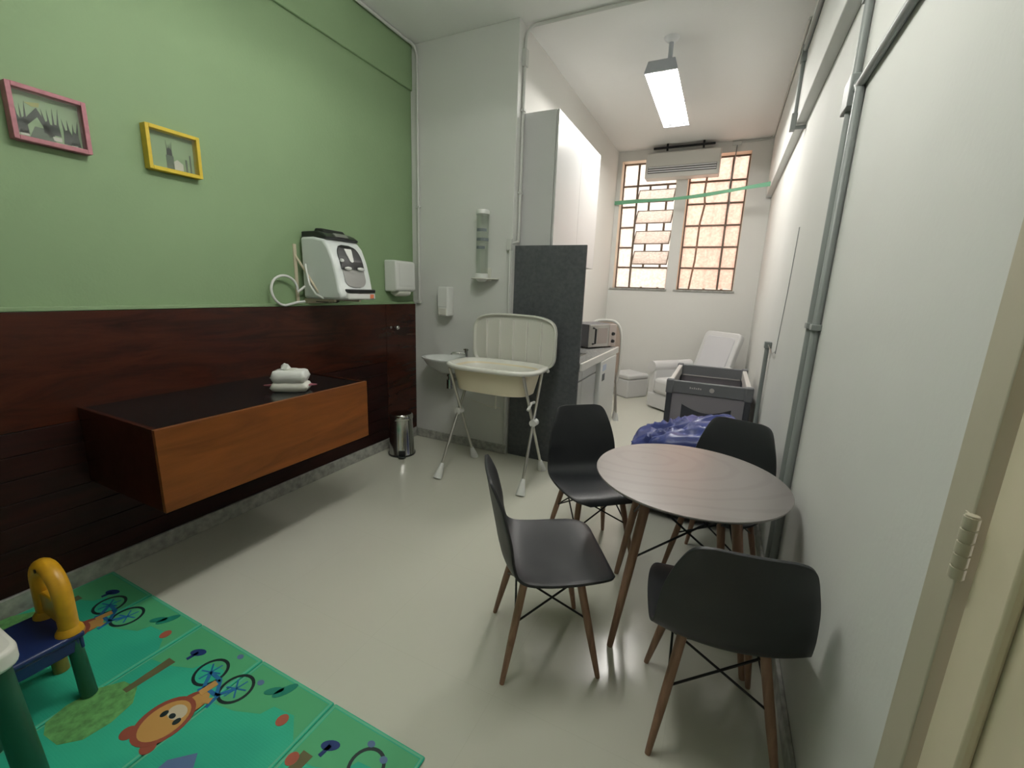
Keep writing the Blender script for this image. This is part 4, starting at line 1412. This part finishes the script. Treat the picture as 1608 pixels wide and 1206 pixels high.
poly([(-1.40, 0.42), (-1.40, 0.52), (-1.34, 0.575), (-1.28, 0.52), (-1.28, 0.42)], pc_house, 5, 'print_house')

# ------------------------------------------------------------------ children's table and chair
navy = mat('navy_plastic', (0.010, 0.026, 0.12), 0.3)
kgreen = mat('dark_green_plastic', (0.012, 0.085, 0.045), 0.4)
kyellow = mat('yellow_plastic', (0.58, 0.30, 0.012), 0.35, var=0.12, vscale=25)
olive = mat('olive_plastic', (0.22, 0.17, 0.03), 0.4)
kc = thing('toddler_chair', 'small navy toddler chair with yellow arched back on the play mat', 'toddler chair', (-2.005, 0.40, PT + 0.0025))
ks = BX(-0.125, 0.125, -0.135, 0.135, 0.238, 0.262)
ks.build('seat', navy, kc, bevel=0.01, seg=3)
for a in ((-0.12, 0.12, -0.13, -0.118), (-0.12, 0.12, 0.118, 0.13)):
    BX(a[0], a[1], a[2], a[3], 0.195, 0.24).build('seat_apron', navy, kc, bevel=0.004)
for x in (-0.12, 0.108):
    BX(x, x + 0.012, -0.118, 0.118, 0.195, 0.24).build('seat_apron', navy, kc, bevel=0.004)
for sx in (-1, 1):
    for sy in (-1, 1):
        MB().tube([(sx * 0.108, sy * 0.118, 0.0), (sx * 0.10, sy * 0.108, 0.238)], [0.024, 0.020], 16).build('leg', olive if (sx < 0 and sy > 0) else kgreen, kc, smooth=True)
ap = []
for i in range(17):
    a = PI * i / 16
    ap.append((0.088 * math.cos(a), 0.108, 0.40 + 0.088 * math.sin(a)))
ap = [(0.088, 0.108, 0.262), (0.088, 0.108, 0.33)] + ap + [(-0.088, 0.108, 0.33), (-0.088, 0.108, 0.262)]
kb = MB().tube(ap, 0.027, 16).build('backrest', kyellow, kc, smooth=True)
inner = [(-0.085, 0.285), (0.085, 0.285)] + [(0.085 - 0.17 * i / 12, 0.365 + 0.012 * math.sin(PI * i / 12)) for i in range(13)]
MB().prism(inner, 0.094, 0.122, 'y').build('back_plate', kyellow, kb, bevel=0.005)
MB().lathe([(0.0, 0), (0.008, 0), (0.006, 0.004), (0, 0.004)], (0.0, 0.078, 0.487), 10, 'y').build('screw', black_plastic, kb)
for s in (-1, 1):
    MB().lathe([(0.038, 0.262), (0.036, 0.272), (0.028, 0.285)], (s * 0.088, 0.108, 0), 16).build('collar', kyellow, kb, smooth=True)

kt = thing('toddler_table', 'white topped toddler table with dark green legs at the left edge', 'toddler table', (-1.915, 0.055, PT + 0.0025))
MB().prism(rrect(0.60, 0.56, 0.05), 0.428, 0.486, 'z').build('tabletop', tub_white, kt, bevel=0.012, seg=3)
BX(-0.24, 0.24, -0.22, 0.22, 0.4865, 0.488).build('play_panel', mat('pale_lilac_panel', (0.50, 0.48, 0.60), 0.4), kt)
for sx in (-1, 1):
    for sy in (-1, 1):
        MB().tube([(sx * 0.235 , sy * 0.255 , 0.0), (sx * 0.235, sy * 0.235, 0.428)], [0.034, 0.030], 18).build('leg', kgreen, kt, smooth=True)

# ------------------------------------------------------------------ conduits, boxes and wall pipes
def conduit(label, paths, m, boxes=(), clips=()):
    t = thing('conduit', label, 'conduit', tuple(paths[0][0][0]), 0, 'surface mounted conduits')
    o = Vector(paths[0][0][0])
    for pts, r in paths:
        MB().tube([Vector(p) - o for p in pts], r, 12).build('pipe', m, t, smooth=True)
    for (x0, x1, y0, y1, z0, z1) in boxes:
        BX(x0 - o.x, x1 - o.x, y0 - o.y, y1 - o.y, z0 - o.z, z1 - o.z).build('junction_box', m, t, bevel=0.004)
    for (x0, x1, y0, y1, z0, z1) in clips:
        BX(x0 - o.x, x1 - o.x, y0 - o.y, y1 - o.y, z0 - o.z, z1 - o.z).build('clip', m, t, bevel=0.002)
    return t


def bend(p, c, q, n=6):
    p, c, q = Vector(p), Vector(c), Vector(q)
    return [tuple(p * (1 - t) ** 2 + c * 2 * t * (1 - t) + q * t * t) for t in [i / n for i in range(n + 1)]]


r = 0.0125
conduit('white conduit running along the green wall top and down its corner',
        [([(-2.625, YS - 0.014, 1.36)] + bend((-2.625, YS - 0.014, 3.40), (-2.625, YS - 0.014, H - 0.016), (-2.66, YS - 0.10, H - 0.016)) + [(-2.662, YN, H - 0.016)], r)],
        conduit_white, [], [(-2.645, -2.605, YS - 0.03, YS, 1.34, 1.37), (-2.645, -2.605, YS - 0.03, YS, 2.2, 2.215)])
xc = XA + 0.014
conduit('grey conduit up the kitchen corner and across the ceiling',
        [([(xc, 3.50, 1.90)] + bend((xc, 3.50, 3.38), (xc, 3.50, H - 0.016), (xc + 0.10, 3.52, H - 0.016)) + [(XR - 0.07, 3.53, H - 0.016)], r),
         ([(xc, 3.50, 1.90), (XA - 0.01, YS - 0.016, 1.87)], 0.011), ([(XA - 0.012, YS - 0.014, 1.87), (XA - 0.012, YS - 0.014, 0.09)], r)],
        conduit_white, [(xc - 0.02, xc + 0.022, 3.475, 3.525, 3.22, 3.34), (XA - 0.04, XA + 0.004, YS - 0.034, YS, 1.82, 1.915)],
        [(xc - 0.014, xc + 0.018, 3.48, 3.52, 2.9, 2.92), (xc - 0.014, xc + 0.018, 3.48, 3.52, 2.28, 2.30)])
xw = XR - 0.017
conduit('paired thick grey conduits up the right wall beside the table',
        [([(xw, 2.37, 0.0), (xw, 2.37, 2.78)], 0.016), ([(xw, 2.24, 0.0), (xw, 2.24, 2.30), (xw, 2.30, 2.34)], 0.016)],
        conduit_grey, [(xw - 0.026, xw + 0.017, 2.30, 2.42, 2.26, 2.38)],
        [(xw - 0.02, xw + 0.017, 2.345, 2.395, 1.375, 1.40), (xw - 0.02, xw + 0.017, 2.215, 2.265, 1.375, 1.40), (xw - 0.022, xw + 0.017, 2.34, 2.40, 2.66, 2.72)])
conduit('grey conduit running level along the right wall above the door',
        [([(xw, 2.30, 2.32), (xw, YN, 2.34)], 0.0155)], conduit_grey, [], [(xw - 0.02, xw + 0.017, 1.6, 1.63, 2.30, 2.35)])
xb = XR - 0.065 - 0.016
conduit('grey conduit dropping down the beam face near the alcove lamp',
        [([(xb, YN, 3.27), (xb, 4.10, 3.27)], 0.0155), ([(xb, 4.14, 3.24), (xb, 4.14, 2.84)], 0.0135), ([(xb, 4.14, 2.765), (XR, 4.14, 2.765)], 0.0135)],
        conduit_grey, [(xb - 0.02, xb + 0.016, 4.115, 4.165, 3.20, 3.31), (xb - 0.022, xb + 0.014, 4.11, 4.17, 2.745, 2.86)])
conduit('thin white conduit along the alcove ceiling edge to the air conditioner',
        [([(xb + 0.004, 4.2, H - 0.012)] + bend((xb + 0.004, YB - 0.10, H - 0.012), (xb + 0.004, YB - 0.014, H - 0.012), (xb - 0.1, YB - 0.014, H - 0.02)) + [(-0.06, YB - 0.014, H - 0.03)], 0.010)],
        conduit_white, [(-0.16, -0.05, YB - 0.03, YB, H - 0.06, H - 0.015)])
tag(MB().tube([(-0.10, YB - 0.02, H - 0.06), (-0.11, YB - 0.025, 3.2), (-0.13, YB - 0.02, 2.95), (-0.10, YB - 0.02, 2.75), (-0.11, YB - 0.02, 2.6)], 0.006, 6).build('loose_cable', conduit_grey, smooth=True), 'loose grey cable hanging beside the air conditioner', 'cable')
dh = MB().tube([(-0.42, YB - 0.03, 3.09), (-0.43, YB - 0.02, 2.9), (-0.41, YB + 0.02, 2.75), (-0.45, YB + 0.08, 2.5), (-0.46, YB + 0.12, 2.0), (-0.50, YB + 0.12, 1.60)], 0.013, 8)
tag(dh.build('drain_hose', mat('hose_brown', (0.30, 0.20, 0.14), 0.6), smooth=True), 'drain hose hanging in front of the right window', 'hose')

gp = thing('wall_pipe', 'grey capped pipe standing against the right wall behind the crib', 'pipe', (XR - 0.028, 4.00, 0))
MB().tube([(0, 0, 0), (0, 0, 1.13)], 0.016, 12).build('pipe', conduit_grey, gp, smooth=True)
BX(-0.024, 0.026, -0.03, 0.03, 1.115, 1.165).build('cap_box', conduit_grey, gp, bevel=0.003)
MB().tube([(0.0, 0.0, 1.15), (0.012, -0.25, 1.10), (0.014, -0.42, 1.13)], 0.003, 6).build('hook_wire', steel, gp, smooth=True)
tag(MB().tube([(XR - 0.012, 3.56, 1.12), (XR - 0.006, 3.50, 1.55), (XR - 0.006, 3.45, 1.96)], 0.0025, 6).build('wall_wire', conduit_grey, smooth=True), 'thin wire hanging down the right wall above the pipe', 'wire')
